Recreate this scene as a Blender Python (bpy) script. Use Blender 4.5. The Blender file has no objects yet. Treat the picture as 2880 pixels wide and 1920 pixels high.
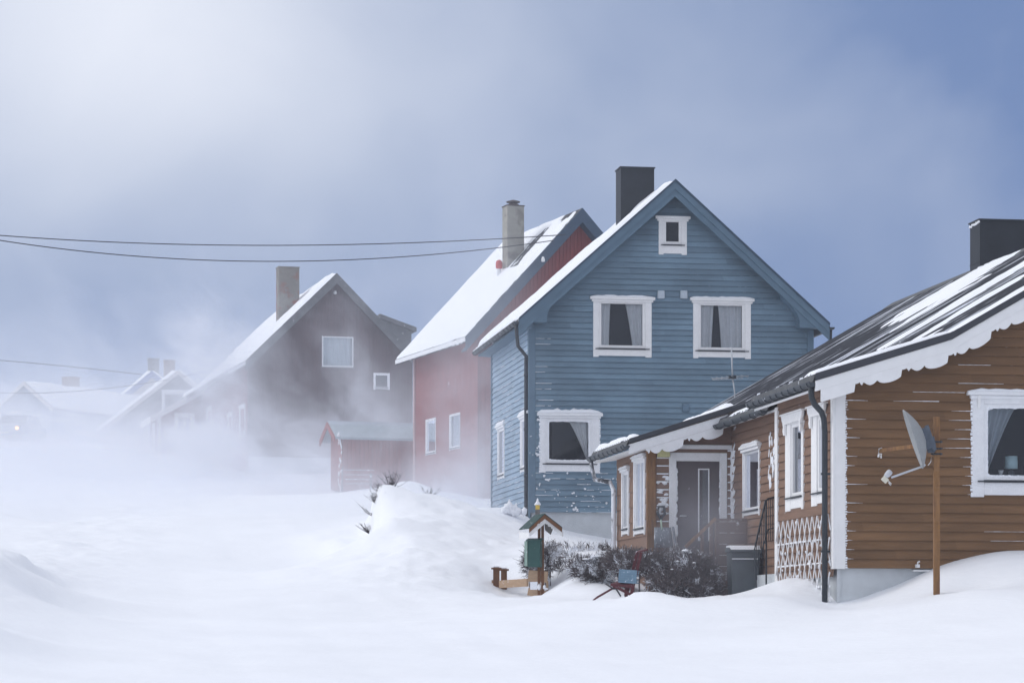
import bpy, bmesh, math, random
import numpy as np
from mathutils import Vector, Matrix

random.seed(7)
rng = np.random.default_rng(11)
scene = bpy.context.scene
COL = scene.collection
R = math.radians

# ----------------------------------------------------------------- measuring
FPX, CX, HY = 7500.0, 1440.0, 1780.0        # focal length, centre column and horizon row of the photo


def at(px, py, Y):
    return Vector(((px - CX) / FPX * Y, Y, (HY - py) / FPX * Y))


class Frame:
    """A house-local frame: u along the front wall, v away from the viewer, z up."""

    def __init__(s, px, Y, a, z0):
        s.a = R(a)
        s.z0 = z0
        s.P = Vector(((px - CX) / FPX * Y, Y, z0))
        s.u = (math.cos(s.a), math.sin(s.a))
        s.v = (-math.sin(s.a), math.cos(s.a))

    def _hit(s, px, py, ax, c):
        d = ((px - CX) / FPX, 1.0, (HY - py) / FPX)
        t = (c + s.P.x * ax[0] + s.P.y * ax[1]) / (d[0] * ax[0] + d[1] * ax[1])
        return t * d[0] - s.P.x, t - s.P.y, t * d[2] - s.z0

    def F(s, px, py, v=0.0):                # -> (u, z) on a plane parallel to the front wall
        x, y, z = s._hit(px, py, s.v, v)
        return x * s.u[0] + y * s.u[1], z

    def S(s, px, py, u=0.0):                # -> (v, z) on a plane parallel to the side wall
        x, y, z = s._hit(px, py, s.u, u)
        return x * s.v[0] + y * s.v[1], z


# ----------------------------------------------------------------- materials
MATS = {}


def new_mat(name):
    m = bpy.data.materials.new(name)
    m.use_nodes = True
    nt = m.node_tree
    nt.nodes.clear()
    return m, nt


def N(nt, typ, **kw):
    n = nt.nodes.new(typ)
    for k, v in kw.items():
        if k.startswith('i_'):
            key = k[2:]
            n.inputs[int(key) if key.isdigit() else key.replace('_', ' ')].default_value = v
        else:
            setattr(n, k, v)
    return n


def mat(name, col, rough=0.7, var=0.12, scale=6.0, bump=0.0, bscale=60.0, stretch=(1, 1, 1), metallic=0.0,
        snow=0.0, sscale=3.0, sstretch=(1, 1, 1), col2=None, c2=0.5, board=None):
    """Diffuse-ish surface with noise in its tone; snow > 0 dusts it with patches of snow; col2 = second paint/wear colour."""
    m, nt = new_mat(name)
    L = nt.links.new
    out = N(nt, 'ShaderNodeOutputMaterial')
    b = N(nt, 'ShaderNodeBsdfPrincipled', i_Roughness=rough, i_Metallic=metallic)
    b.inputs['Specular IOR Level'].default_value = 0.3
    tc = N(nt, 'ShaderNodeTexCoord')
    mp = N(nt, 'ShaderNodeMapping', i_Scale=stretch)
    L(tc.outputs['Object'], mp.inputs['Vector'])
    nz = N(nt, 'ShaderNodeTexNoise', i_Scale=scale, i_Detail=6.0, i_Roughness=0.65)
    L(mp.outputs[0], nz.inputs['Vector'])
    rp = N(nt, 'ShaderNodeMapRange', i_1=0.3, i_2=0.7, i_3=1 - var, i_4=1 + var)
    L(nz.outputs[0], rp.inputs[0])
    mx = N(nt, 'ShaderNodeMix', data_type='RGBA', blend_type='MULTIPLY')
    mx.inputs[0].default_value = 1.0
    if col2 is not None:
        n3 = N(nt, 'ShaderNodeTexNoise', i_Scale=scale * 0.6, i_Detail=5.0)
        L(mp.outputs[0], n3.inputs['Vector'])
        r3 = N(nt, 'ShaderNodeMapRange', i_1=c2, i_2=c2 + 0.08)
        L(n3.outputs[0], r3.inputs[0])
        m3 = N(nt, 'ShaderNodeMix', data_type='RGBA')
        m3.inputs[6].default_value = (*col, 1)
        m3.inputs[7].default_value = (*col2, 1)
        L(r3.outputs[0], m3.inputs[0])
        L(m3.outputs[2], mx.inputs[6])
    else:
        mx.inputs[6].default_value = (*col, 1)
    tone = rp.outputs[0]
    if board is not None:                        # each length of board took the paint and the weather a little differently
        pitch, zz0, along = board
        sp = N(nt, 'ShaderNodeSeparateXYZ')
        L(tc.outputs['Object'], sp.inputs[0])
        row = N(nt, 'ShaderNodeMath', operation='FLOOR')
        r0 = N(nt, 'ShaderNodeMath', operation='MULTIPLY_ADD')
        r0.inputs[1].default_value, r0.inputs[2].default_value = 1 / pitch, -zz0 / pitch + 0.02
        L(sp.outputs[2], r0.inputs[0])
        L(r0.outputs[0], row.inputs[0])
        a0 = N(nt, 'ShaderNodeMath', operation='MULTIPLY_ADD')
        a0.inputs[1].default_value = 2.37
        L(row.outputs[0], a0.inputs[0])
        ad = N(nt, 'ShaderNodeMath', operation='ADD')
        L(sp.outputs[0], ad.inputs[0])
        L(sp.outputs[1], ad.inputs[1])
        L(ad.outputs[0], a0.inputs[2])
        a1 = N(nt, 'ShaderNodeMath', operation='MULTIPLY')
        a1.inputs[1].default_value = 1 / along
        L(a0.outputs[0], a1.inputs[0])
        a2 = N(nt, 'ShaderNodeMath', operation='FLOOR')
        L(a1.outputs[0], a2.inputs[0])
        cv = N(nt, 'ShaderNodeCombineXYZ')
        L(a2.outputs[0], cv.inputs[0])
        L(row.outputs[0], cv.inputs[1])
        wn = N(nt, 'ShaderNodeTexWhiteNoise', noise_dimensions='2D')
        L(cv.outputs[0], wn.inputs['Vector'])
        rw = N(nt, 'ShaderNodeMapRange', i_1=0.0, i_2=1.0, i_3=0.88, i_4=1.12)
        L(wn.outputs[0], rw.inputs[0])
        mm = N(nt, 'ShaderNodeMath', operation='MULTIPLY')
        L(tone, mm.inputs[0])
        L(rw.outputs[0], mm.inputs[1])
        tone = mm.outputs[0]
    cb = N(nt, 'ShaderNodeCombineColor')
    for i in range(3):
        L(tone, cb.inputs[i])
    L(cb.outputs[0], mx.inputs[7])
    src = mx.outputs[2]
    if snow > 0:
        ms = N(nt, 'ShaderNodeMapping', i_Scale=sstretch)
        L(tc.outputs['Object'], ms.inputs['Vector'])
        n2 = N(nt, 'ShaderNodeTexNoise', i_Scale=sscale, i_Detail=7.0, i_Roughness=0.6)
        L(ms.outputs[0], n2.inputs['Vector'])
        r2 = N(nt, 'ShaderNodeMapRange', i_1=0.72 - snow * 0.45, i_2=0.80 - snow * 0.45)
        L(n2.outputs[0], r2.inputs[0])
        m2 = N(nt, 'ShaderNodeMix', data_type='RGBA')
        L(r2.outputs[0], m2.inputs[0])
        L(src, m2.inputs[6])
        m2.inputs[7].default_value = (0.84, 0.87, 0.93, 1)
        src = m2.outputs[2]
    L(src, b.inputs['Base Color'])
    if bump > 0:
        nb = N(nt, 'ShaderNodeTexNoise', i_Scale=bscale, i_Detail=4.0)
        L(mp.outputs[0], nb.inputs['Vector'])
        bp = N(nt, 'ShaderNodeBump', i_Strength=bump, i_Distance=0.02)
        L(nb.outputs[0], bp.inputs['Height'])
        L(bp.outputs[0], b.inputs['Normal'])
    L(b.outputs[0], out.inputs[0])
    MATS[name] = m
    return m


def glass(name, tint=(0.75, 0.8, 0.85), refl=1.0):
    m, nt = new_mat(name)
    L = nt.links.new
    out = N(nt, 'ShaderNodeOutputMaterial')
    tr = N(nt, 'ShaderNodeBsdfTransparent')
    tr.inputs[0].default_value = (*tint, 1)
    gl = N(nt, 'ShaderNodeBsdfGlossy', i_Roughness=0.03)
    gl.inputs[0].default_value = (0.9, 0.93, 1, 1)
    fr = N(nt, 'ShaderNodeFresnel', i_IOR=1.5)
    mu = N(nt, 'ShaderNodeMath', operation='MULTIPLY', use_clamp=True)
    mu.inputs[1].default_value = refl
    L(fr.outputs[0], mu.inputs[0])
    ms = N(nt, 'ShaderNodeMixShader')
    L(mu.outputs[0], ms.inputs[0])
    L(tr.outputs[0], ms.inputs[1])
    L(gl.outputs[0], ms.inputs[2])
    L(ms.outputs[0], out.inputs[0])
    MATS[name] = m
    return m


def emit(name, col, s):
    m, nt = new_mat(name)
    out = N(nt, 'ShaderNodeOutputMaterial')
    e = N(nt, 'ShaderNodeEmission', i_Strength=s)
    e.inputs[0].default_value = (*col, 1)
    nt.links.new(e.outputs[0], out.inputs[0])
    MATS[name] = m
    return m


SNOWC = (0.86, 0.88, 0.92)
snow_m = mat('snow', SNOWC, 0.65, 0.03, 1.5, 0.25, 9.0)
ground_m = mat('ground_snow', SNOWC, 0.65, 0.035, 0.35, 0.55, 7.0)
brown_m = mat('brown_paint', (0.172, 0.093, 0.042), 0.75, 0.2, 3, 0.12, 45, (0.3, 1, 2), board=(0.138, 0.965, 3.3))
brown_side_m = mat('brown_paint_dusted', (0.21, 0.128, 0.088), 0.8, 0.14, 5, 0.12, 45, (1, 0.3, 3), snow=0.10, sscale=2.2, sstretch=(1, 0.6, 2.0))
white_m = mat('white_paint', (0.80, 0.80, 0.80), 0.6, 0.04, 5, 0.05, 60)
white_frost_m = mat('white_paint_frosted', (0.80, 0.81, 0.83), 0.7, 0.05, 8, 0.4, 40)
concrete_m = mat('painted_concrete', (0.55, 0.58, 0.60), 0.85, 0.10, 2.5, 0.15, 30)
metal_dark = mat('dark_metal', (0.035, 0.042, 0.05), 0.5, 0.12, 6, 0.05, 40)
metal_roof = mat('corrugated_roof', (0.055, 0.058, 0.068), 0.55, 0.18, 3, 0.05, 40, snow=0.42, sscale=1.25, sstretch=(0.22, 2.6, 0.2))
metal_plain = mat('roof_sheet_edge', (0.045, 0.048, 0.058), 0.55, 0.12, 3)
gutter_m = mat('gutter_metal', (0.05, 0.06, 0.07), 0.5, 0.15, 8, snow=0.18, sscale=9)
pipe_snow_m = mat('downpipe_frosted', (0.06, 0.065, 0.075), 0.5, 0.12, 6, snow=0.62, sscale=3, sstretch=(1, 1, 0.5))
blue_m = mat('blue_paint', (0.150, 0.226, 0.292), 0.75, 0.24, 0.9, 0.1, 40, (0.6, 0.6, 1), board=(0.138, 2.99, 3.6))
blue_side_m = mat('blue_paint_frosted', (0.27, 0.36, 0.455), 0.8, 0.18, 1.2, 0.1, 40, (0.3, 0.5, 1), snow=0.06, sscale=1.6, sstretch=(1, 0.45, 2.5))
blue_trim_m = mat('blue_trim', (0.112, 0.178, 0.240), 0.7, 0.10, 3, 0.05, 40)
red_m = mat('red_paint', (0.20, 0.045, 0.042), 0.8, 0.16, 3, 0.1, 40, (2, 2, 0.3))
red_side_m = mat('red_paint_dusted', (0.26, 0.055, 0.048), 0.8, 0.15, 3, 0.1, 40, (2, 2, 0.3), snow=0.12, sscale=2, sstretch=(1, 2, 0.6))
slate_trim_m = mat('slate_blue_trim', (0.045, 0.075, 0.115), 0.7, 0.14, 3)
dark_wall_m = mat('dark_brown_paint', (0.052, 0.019, 0.021), 0.85, 0.25, 2.5, 0.1, 40, (2, 2, 0.3))
annex_m = mat('annex_red_paint', (0.22, 0.055, 0.075), 0.85, 0.2, 3, 0.1, 40, (2, 2, 0.3))
grey_trim_m = mat('grey_trim', (0.10, 0.105, 0.11), 0.8, 0.25, 4, snow=0.17, sscale=5)
old_roof_m = mat('old_roof', (0.05, 0.052, 0.06), 0.8, 0.2, 3, snow=0.35, sscale=2.5)
black_m = mat('black_sheet', (0.022, 0.026, 0.032), 0.55, 0.25, 2, 0.05, 30)
chim_grey_m = mat('grey_render', (0.30, 0.29, 0.255), 0.9, 0.16, 2.5, 0.3, 25, col2=(0.20, 0.19, 0.165), c2=0.55)
chim_brick_m = mat('worn_render_over_brick', (0.19, 0.178, 0.155), 0.9, 0.2, 3, 0.3, 25, col2=(0.20, 0.07, 0.045), c2=0.53)
brick_far_m = mat('far_brick', (0.20, 0.15, 0.13), 0.9, 0.2, 4)
rust_m = mat('rusty_cap', (0.06, 0.04, 0.035), 0.8, 0.3, 10)
redcap_m = mat('red_vent', (0.45, 0.05, 0.04), 0.6, 0.1, 6)
dish_m = mat('dish_grey', (0.30, 0.315, 0.32), 0.5, 0.06, 5)
dishback_m = mat('dish_mount', (0.09, 0.11, 0.14), 0.5, 0.15, 10)
lnb_m = mat('cream_plastic', (0.62, 0.60, 0.50), 0.5, 0.05, 10)
alu_m = mat('aluminium', (0.5, 0.52, 0.55), 0.4, 0.08, 10)
wood_m = mat('weathered_wood', (0.24, 0.125, 0.05), 0.8, 0.25, 5, 0.2, 30, (4, 4, 0.5), col2=(0.17, 0.085, 0.04), c2=0.52)
woodpale_m = mat('pale_wood', (0.42, 0.29, 0.19), 0.85, 0.15, 6, 0.2, 30, (0.6, 3, 3), snow=0.2, sscale=12)
postbrown_m = mat('brown_post', (0.16, 0.075, 0.035), 0.8, 0.2, 8, 0.2, 40, (3, 3, 0.5), snow=0.08, sscale=16)
deck_m = mat('landing_boards', (0.13, 0.078, 0.055), 0.85, 0.2, 5, 0.1, 30, (0.4, 1, 3), snow=0.27, sscale=3.5)
greenbox_m = mat('green_metal', (0.028, 0.085, 0.075), 0.55, 0.12, 8, snow=0.1, sscale=20)
greenlite_m = mat('green_metal_frosted', (0.30, 0.42, 0.36), 0.6, 0.12, 8, snow=0.3, sscale=7)
greenroof_m = mat('green_shingle', (0.035, 0.07, 0.065), 0.8, 0.3, 20, snow=0.2, sscale=14)
yellow_m = mat('yellow_plastic', (0.65, 0.45, 0.06), 0.5, 0.08, 8)
paleyellow_m = mat('pale_yellow_shade', (0.62, 0.60, 0.30), 0.6, 0.08, 8)
post_grey_m = mat('grey_post', (0.14, 0.13, 0.12), 0.8, 0.2, 12)
sledred_m = mat('sled_red', (0.10, 0.025, 0.03), 0.7, 0.2, 8, snow=0.22, sscale=14)
sledblack_m = mat('sled_dark_metal', (0.04, 0.042, 0.05), 0.5, 0.1, 8)
bluecrate_m = mat('blue_plastic', (0.17, 0.27, 0.36), 0.7, 0.15, 8, snow=0.25, sscale=16)
bin_m = mat('grey_bin_plastic', (0.075, 0.09, 0.10), 0.55, 0.12, 4)
shovel_m = mat('shovel_blade', (0.17, 0.19, 0.22), 0.5, 0.1, 6, snow=0.3, sscale=14, sstretch=(3, 3, 0.6))
shovelh_m = mat('pale_green_shaft', (0.45, 0.58, 0.46), 0.5, 0.1, 6)
door_m = mat('door_dark', (0.075, 0.055, 0.055), 0.6, 0.15, 5, snow=0.05, sscale=10)
twig_m = mat('twig_bark', (0.12, 0.10, 0.10), 0.9, 0.35, 3, snow=0.36, sscale=5)
twigfar_m = mat('twig_bark_far', (0.06, 0.05, 0.052), 0.9, 0.3, 8)
twigsnow_m = mat('twig_bark_snowy', (0.085, 0.068, 0.066), 0.9, 0.35, 3, snow=0.52, sscale=4)
curtain_m = mat('curtain_cloth', (0.86, 0.86, 0.86), 0.9, 0.06, 12)
curtain_dk_m = mat('curtain_voile', (0.40, 0.44, 0.48), 0.9, 0.08, 12)
room_m = mat('dim_room', (0.016, 0.017, 0.02), 0.9, 0.2, 3)
shade_m = mat('lamp_shade_teal', (0.55, 0.74, 0.78), 0.8, 0.04, 8)
cable_m = mat('cable_black', (0.02, 0.02, 0.024), 0.6, 0.1, 5)
tyre_m = mat('tyre_rubber', (0.02, 0.02, 0.02), 0.8, 0.1, 5)
carpaint_m = mat('car_paint', (0.30, 0.32, 0.35), 0.35, 0.05, 3, snow=0.3, sscale=2)
greywall_m = mat('far_grey_paint', (0.07, 0.075, 0.09), 0.85, 0.1, 3)
bluewall_m = mat('far_blue_paint', (0.10, 0.17, 0.25), 0.85, 0.1, 3)
bluetrim_far_m = mat('far_blue_trim', (0.10, 0.16, 0.36), 0.85, 0.1, 3)
cream_m = mat('far_cream_paint', (0.60, 0.58, 0.56), 0.85, 0.06, 3)
greyvent_m = mat('vent_cover', (0.42, 0.48, 0.54), 0.7, 0.08, 6)
pane_m = glass('window_pane', (0.90, 0.93, 0.95), 1.0)
pane_bright_m = glass('window_pane_frosted', (0.55, 0.62, 0.66), 1.8)
headlight_m = emit('headlight_lit', (1.0, 0.45, 0.12), 6.0)


# ----------------------------------------------------------------- mesh builder
class MB:
    def __init__(s):
        s.v, s.f, s.sm, s.cuts = [], [], [], []

    def add(s, verts, faces, smooth=False, T=None):
        o = len(s.v)
        s.cuts.append((o, len(s.f)))
        if T is not None:
            verts = [T(*p) for p in verts]
        s.v += [tuple(p) for p in verts]
        s.f += [tuple(i + o for i in f) for f in faces]
        s.sm += [smooth] * len(faces)
        return s

    def quad(s, a, b, c, d):
        return s.add([a, b, c, d], [(0, 1, 2, 3)])

    def box(s, x0, x1, y0, y1, z0, z1, T=None):
        vs = [(x, y, z) for z in (z0, z1) for y in (y0, y1) for x in (x0, x1)]
        return s.add(vs, [(0, 2, 3, 1), (4, 5, 7, 6), (0, 1, 5, 4), (2, 6, 7, 3), (0, 4, 6, 2), (1, 3, 7, 5)], False, T)

    def prism(s, poly, a0, a1, axis='v', T=None):
        """poly in (u, z) drawn out along v, or in (v, z) drawn out along u, or in (u, v) along z."""
        n = len(poly)
        if axis == 'v':
            P = lambda p, a: (p[0], a, p[1])
        elif axis == 'u':
            P = lambda p, a: (a, p[0], p[1])
        else:
            P = lambda p, a: (p[0], p[1], a)
        vs = [P(p, a0) for p in poly] + [P(p, a1) for p in poly]
        fs = [tuple(range(n - 1, -1, -1)), tuple(range(n, 2 * n))]
        fs += [(i, (i + 1) % n, (i + 1) % n + n, i + n) for i in range(n)]
        return s.add(vs, fs, False, T)

    def tube(s, path, r, n=8, cap=True):
        P = [Vector(p) for p in path]
        rr = r if isinstance(r, (list, tuple)) else [r] * len(P)
        vs, fs = [], []
        ref = Vector((0.31, 0.17, 0.93))
        for i, p in enumerate(P):
            d = (P[min(i + 1, len(P) - 1)] - P[max(i - 1, 0)]).normalized()
            a = d.cross(ref)
            if a.length < 1e-3:
                a = d.cross(Vector((1, 0, 0)))
            a.normalize()
            b = d.cross(a)
            for k in range(n):
                t = 2 * math.pi * k / n
                vs.append(p + rr[i] * (math.cos(t) * a + math.sin(t) * b))
        for i in range(len(P) - 1):
            for k in range(n):
                k2 = (k + 1) % n
                fs.append((i * n + k, i * n + k2, (i + 1) * n + k2, (i + 1) * n + k))
        if cap:
            fs.append(tuple(range(n - 1, -1, -1)))
            fs.append(tuple((len(P) - 1) * n + k for k in range(n)))
        return s.add(vs, fs, n > 4)

    def bar(s, a, b, w, h=None):
        """square bar between two points"""
        h = h or w
        a, b = Vector(a), Vector(b)
        d = (b - a).normalized()
        e = d.cross(Vector((0, 0, 1)))
        if e.length < 1e-3:
            e = Vector((1, 0, 0))
        e.normalize()
        g = d.cross(e).normalized()
        vs = [p + sx * e * w / 2 + sz * g * h / 2 for p in (a, b) for sx, sz in ((-1, -1), (1, -1), (1, 1), (-1, 1))]
        return s.add(vs, [(3, 2, 1, 0), (4, 5, 6, 7), (0, 1, 5, 4), (1, 2, 6, 5), (2, 3, 7, 6), (3, 0, 4, 7)])

    def lathe(s, prof, n=24, c=(0, 0, 0), M=None):
        vs, fs = [], []
        for r, z in prof:
            for k in range(n):
                t = 2 * math.pi * k / n
                p = Vector((r * math.cos(t), r * math.sin(t), z))
                if M is not None:
                    p = M @ p
                vs.append(p + Vector(c))
        for i in range(len(prof) - 1):
            for k in range(n):
                k2 = (k + 1) % n
                fs.append((i * n + k, i * n + k2, (i + 1) * n + k2, (i + 1) * n + k))
        fs.append(tuple(range(n - 1, -1, -1)))
        fs.append(tuple((len(prof) - 1) * n + k for k in range(n)))
        return s.add(vs, fs, True)

    def blob(s, c, rx, ry, rz, jit=0.25, sub=1):
        bm = bmesh.new()
        bmesh.ops.create_icosphere(bm, subdivisions=sub, radius=1)
        vs = []
        for v in bm.verts:
            k = 1 + random.uniform(-jit, jit)
            vs.append((c[0] + v.co.x * rx * k, c[1] + v.co.y * ry * k, c[2] + v.co.z * rz * k))
        fs = [tuple(v.index for v in f.verts) for f in bm.faces]
        bm.free()
        return s.add(vs, fs, True)

    def build_each(s, name, m, parent=None, **kw):
        """every piece added becomes an object of its own"""
        ends = s.cuts[1:] + [(len(s.v), len(s.f))]
        for (v0, f0), (v1, f1) in zip(s.cuts, ends):
            q = MB()
            q.add(s.v[v0:v1], [tuple(i - v0 for i in f) for f in s.f[f0:f1]], False)
            q.sm = s.sm[f0:f1]
            q.build(name, m, parent, **kw)

    def build(s, name, m, parent=None, loc=None, rz=None, bevel=0.0, seg=2):
        me = bpy.data.meshes.new(name)
        me.from_pydata(s.v, [], s.f)
        bm = bmesh.new()
        bm.from_mesh(me)
        bmesh.ops.recalc_face_normals(bm, faces=bm.faces)
        bm.to_mesh(me)
        bm.free()
        me.polygons.foreach_set('use_smooth', s.sm if len(s.sm) == len(me.polygons) else [False] * len(me.polygons))
        me.materials.append(m)
        o = bpy.data.objects.new(name, me)
        COL.objects.link(o)
        if name in ('wind_packed_snow', 'trellis_snow', 'clinging_snow', 'frost', 'gutter_snow', 'snow', 'roof_snow', 'branches'):
            o['kind'] = 'stuff'
        if parent is not None:
            o.parent = parent
        if loc is not None:
            o.location = loc
        if rz is not None:
            o.rotation_euler.z = rz
        if bevel > 0:
            b = o.modifiers.new('edge', 'BEVEL')
            b.width = bevel
            b.segments = seg
            b.limit_method = 'ANGLE'
        return o


def thing(name, label, cat, loc=(0, 0, 0), rz=0.0, group=None):
    o = bpy.data.objects.new(name, None)
    o.empty_display_size = 0.3
    COL.objects.link(o)
    o.location = loc
    o.rotation_euler.z = rz
    tag(o, label, cat, group)
    return o


def tag(o, label, cat, group=None, kind=None):
    if label:
        o['label'] = label
    if cat:
        o['category'] = cat
    if group:
        o['group'] = group
    if kind:
        o['kind'] = kind
    return o


# ----------------------------------------------------------------- noise (numpy)
_tab = rng.random((256, 256))


def vnoise(x, y):
    xi, yi = np.floor(x).astype(int), np.floor(y).astype(int)
    fx, fy = x - xi, y - yi
    fx, fy = fx * fx * (3 - 2 * fx), fy * fy * (3 - 2 * fy)
    g = lambda a, b: _tab[a & 255, b & 255]
    return (g(xi, yi) * (1 - fx) * (1 - fy) + g(xi + 1, yi) * fx * (1 - fy) + g(xi, yi + 1) * (1 - fx) * fy + g(xi + 1, yi + 1) * fx * fy) - 0.5


def fbm(x, y, o=4):
    x, y = np.asarray(x, float), np.asarray(y, float)
    r, a = 0, 1.0
    for k in range(o):
        r = r + a * vnoise(x * 2 ** k + 17.3 * k, y * 2 ** k + 5.1 * k)
        a *= 0.5
    return r


# ----------------------------------------------------------------- ground
BASE_Y = [-20, 0, 20, 30, 40, 48, 56, 66, 80, 93, 112, 125, 140, 160, 200, 230, 330]
BASE_Z = [-2.3, -1.75, -0.75, -0.35, 0.2, 0.75, 1.6, 2.7, 3.9, 5.0, 6.6, 8.1, 9.9, 11.6, 14.2, 15.0, 13.0]
CTRL = [  # photo column, distance, photo row of the snow surface there
    (2330, 39.3, 1706), (2400, 39.4, 1697), (2470, 39.4, 1672), (2530, 39.45, 1648), (2440, 38.9, 1702),
    (2640, 38.9, 1612), (2700, 38.9, 1596), (2780, 38.9, 1573), (2880, 38.8, 1564), (3060, 38.8, 1560), (2580, 39.0, 1635),
    (2630, 36.6, 1683), (2750, 36.6, 1654), (2880, 36.6, 1658), (3000, 36.6, 1665), (2500, 36.6, 1704), (2380, 36.6, 1722), (2760, 37.8, 1660),
    (2150, 41, 1660), (2205, 41.3, 1627), (2255, 41.0, 1632), (2300, 40.3, 1650), (2100, 41, 1670), (2330, 38.6, 1712), (2200, 39, 1680),
    (2000, 40.4, 1680), (1950, 40.4, 1686), (1900, 40.4, 1671), (1800, 40.4, 1671), (1740, 40.4, 1690), (1650, 40.4, 1691), (1570, 41, 1692),
    (2000, 43.5, 1690), (1850, 43.5, 1692), (1750, 43.5, 1695), (2080, 44.5, 1690), (2120, 46, 1690), (1950, 46, 1680), (1850, 46.3, 1665),
    (1660, 44.5, 1670), (1700, 45.4, 1640), (1620, 46.6, 1628), (1570, 47.6, 1645), (1590, 45, 1672), (1510, 46.9, 1688), (1450, 47, 1690), (1420, 49.4, 1648), (1560, 48, 1668),
    (1600, 49.6, 1572), (1680, 49.6, 1560), (1560, 51, 1550), (1650, 55, 1545), (1740, 55, 1560), (1700, 60, 1540),
    (1500, 64.5, 1496), (1560, 64.8, 1508), (1650, 64.8, 1522), (1735, 64.8, 1536), (1850, 64.8, 1545), (2000, 64.5, 1550), (2300, 64.5, 1550),
    (1475, 65.3, 1462), (1400, 69, 1436), (1435, 66.0, 1432), (1360, 72, 1432), (1300, 75, 1420),
    (1060, 58, 1366), (1075, 58, 1368), (1110, 58.3, 1375), (1160, 58.8, 1386), (1240, 60, 1400), (1330, 61, 1430), (1420, 62, 1462),
    (940, 58, 1550), (980, 56, 1560), (960, 64, 1480), (1100, 66, 1440), (1200, 68, 1445),
    (1090, 54, 1460), (1200, 54, 1478), (1300, 54, 1505), (1400, 56, 1500), (1040, 52, 1560), (1150, 50, 1560), (1300, 50, 1580), (1420, 52, 1570),
    (1000, 46, 1655), (1200, 46, 1660), (1350, 46, 1672), (1330, 48.6, 1640), (1100, 42, 1725),
    (1130, 84, 1352), (1190, 84, 1362), (1090, 84, 1372), (1260, 84, 1400), (1340, 86, 1410),
    (930, 95, 1400), (965, 95, 1388), (1060, 95, 1370), (1150, 95, 1370),
    (640, 106, 1345), (760, 107, 1345), (860, 108, 1342), (560, 108, 1340), (700, 100, 1362),
    (0, 45, 1545), (60, 45, 1562), (110, 45, 1625), (190, 40, 1720), (0, 38, 1645), (80, 36, 1715), (160, 33, 1800), (0, 31, 1768), (90, 29, 1845), (170, 27, 1895), (-150, 40, 1500), (-150, 30, 1700),
    (0, 70, 1442), (80, 70, 1462), (160, 72, 1470), (-120, 70, 1420), (90, 95, 1360),
    (20, 128, 1240), (-30, 128, 1240), (80, 120, 1262),
    (700, 30, 1868), (700, 40, 1742), (600, 50, 1640), (600, 60, 1540), (560, 70, 1455), (520, 80, 1412), (480, 93, 1376), (400, 112, 1336), (300, 40, 1742),
    (1500, 30, 1868), (2200, 30, 1865), (1500, 36, 1770), (2000, 36, 1765),
]


def base_z(Y):
    return np.interp(Y, BASE_Y, BASE_Z)


_c = np.array([((px - CX) / FPX * Y, Y, (HY - py) / FPX * Y) for px, Y, py in CTRL])
for X in (-60, -30, 30, 60):
    for Y in (0, 20, 40, 60, 80, 110, 150):
        if abs(X) > Y * 0.28 + 3:
            _c = np.vstack([_c, (X, Y, base_z(Y))])
for X, Y in ((-8, 0), (0, 0), (8, 0), (-6, 15), (6, 15), (0, 15), (-20, 170), (0, 170), (20, 170), (-40, 250), (0, 250), (40, 250), (10, 110), (16, 90), (20, 130), (9, 78), (-16, 110), (-20, 140), (12, 100)):
    _c = np.vstack([_c, (X, Y, base_z(Y))])
_YS = 0.62


def _phi(x, y, cx, cy):
    return np.sqrt((x[:, None] - cx[None]) ** 2 + ((y[:, None] - cy[None]) * _YS) ** 2 + 0.12)


_w = np.linalg.solve(_phi(_c[:, 0], _c[:, 1], _c[:, 0], _c[:, 1]) - 0.02 * np.eye(len(_c)), _c[:, 2] - base_z(_c[:, 1]))


def ground_z(X, Y):
    X, Y = np.atleast_1d(np.asarray(X, float)), np.atleast_1d(np.asarray(Y, float))
    out = np.zeros_like(X)
    for i in range(0, len(X), 4000):
        out[i:i + 4000] = _phi(X[i:i + 4000], Y[i:i + 4000], _c[:, 0], _c[:, 1]) @ _w
    return out * np.clip((330 - Y) / 60, 0, 1) + base_z(Y)


def gz(X, Y):
    return float(ground_z(X, Y)[0])


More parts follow.
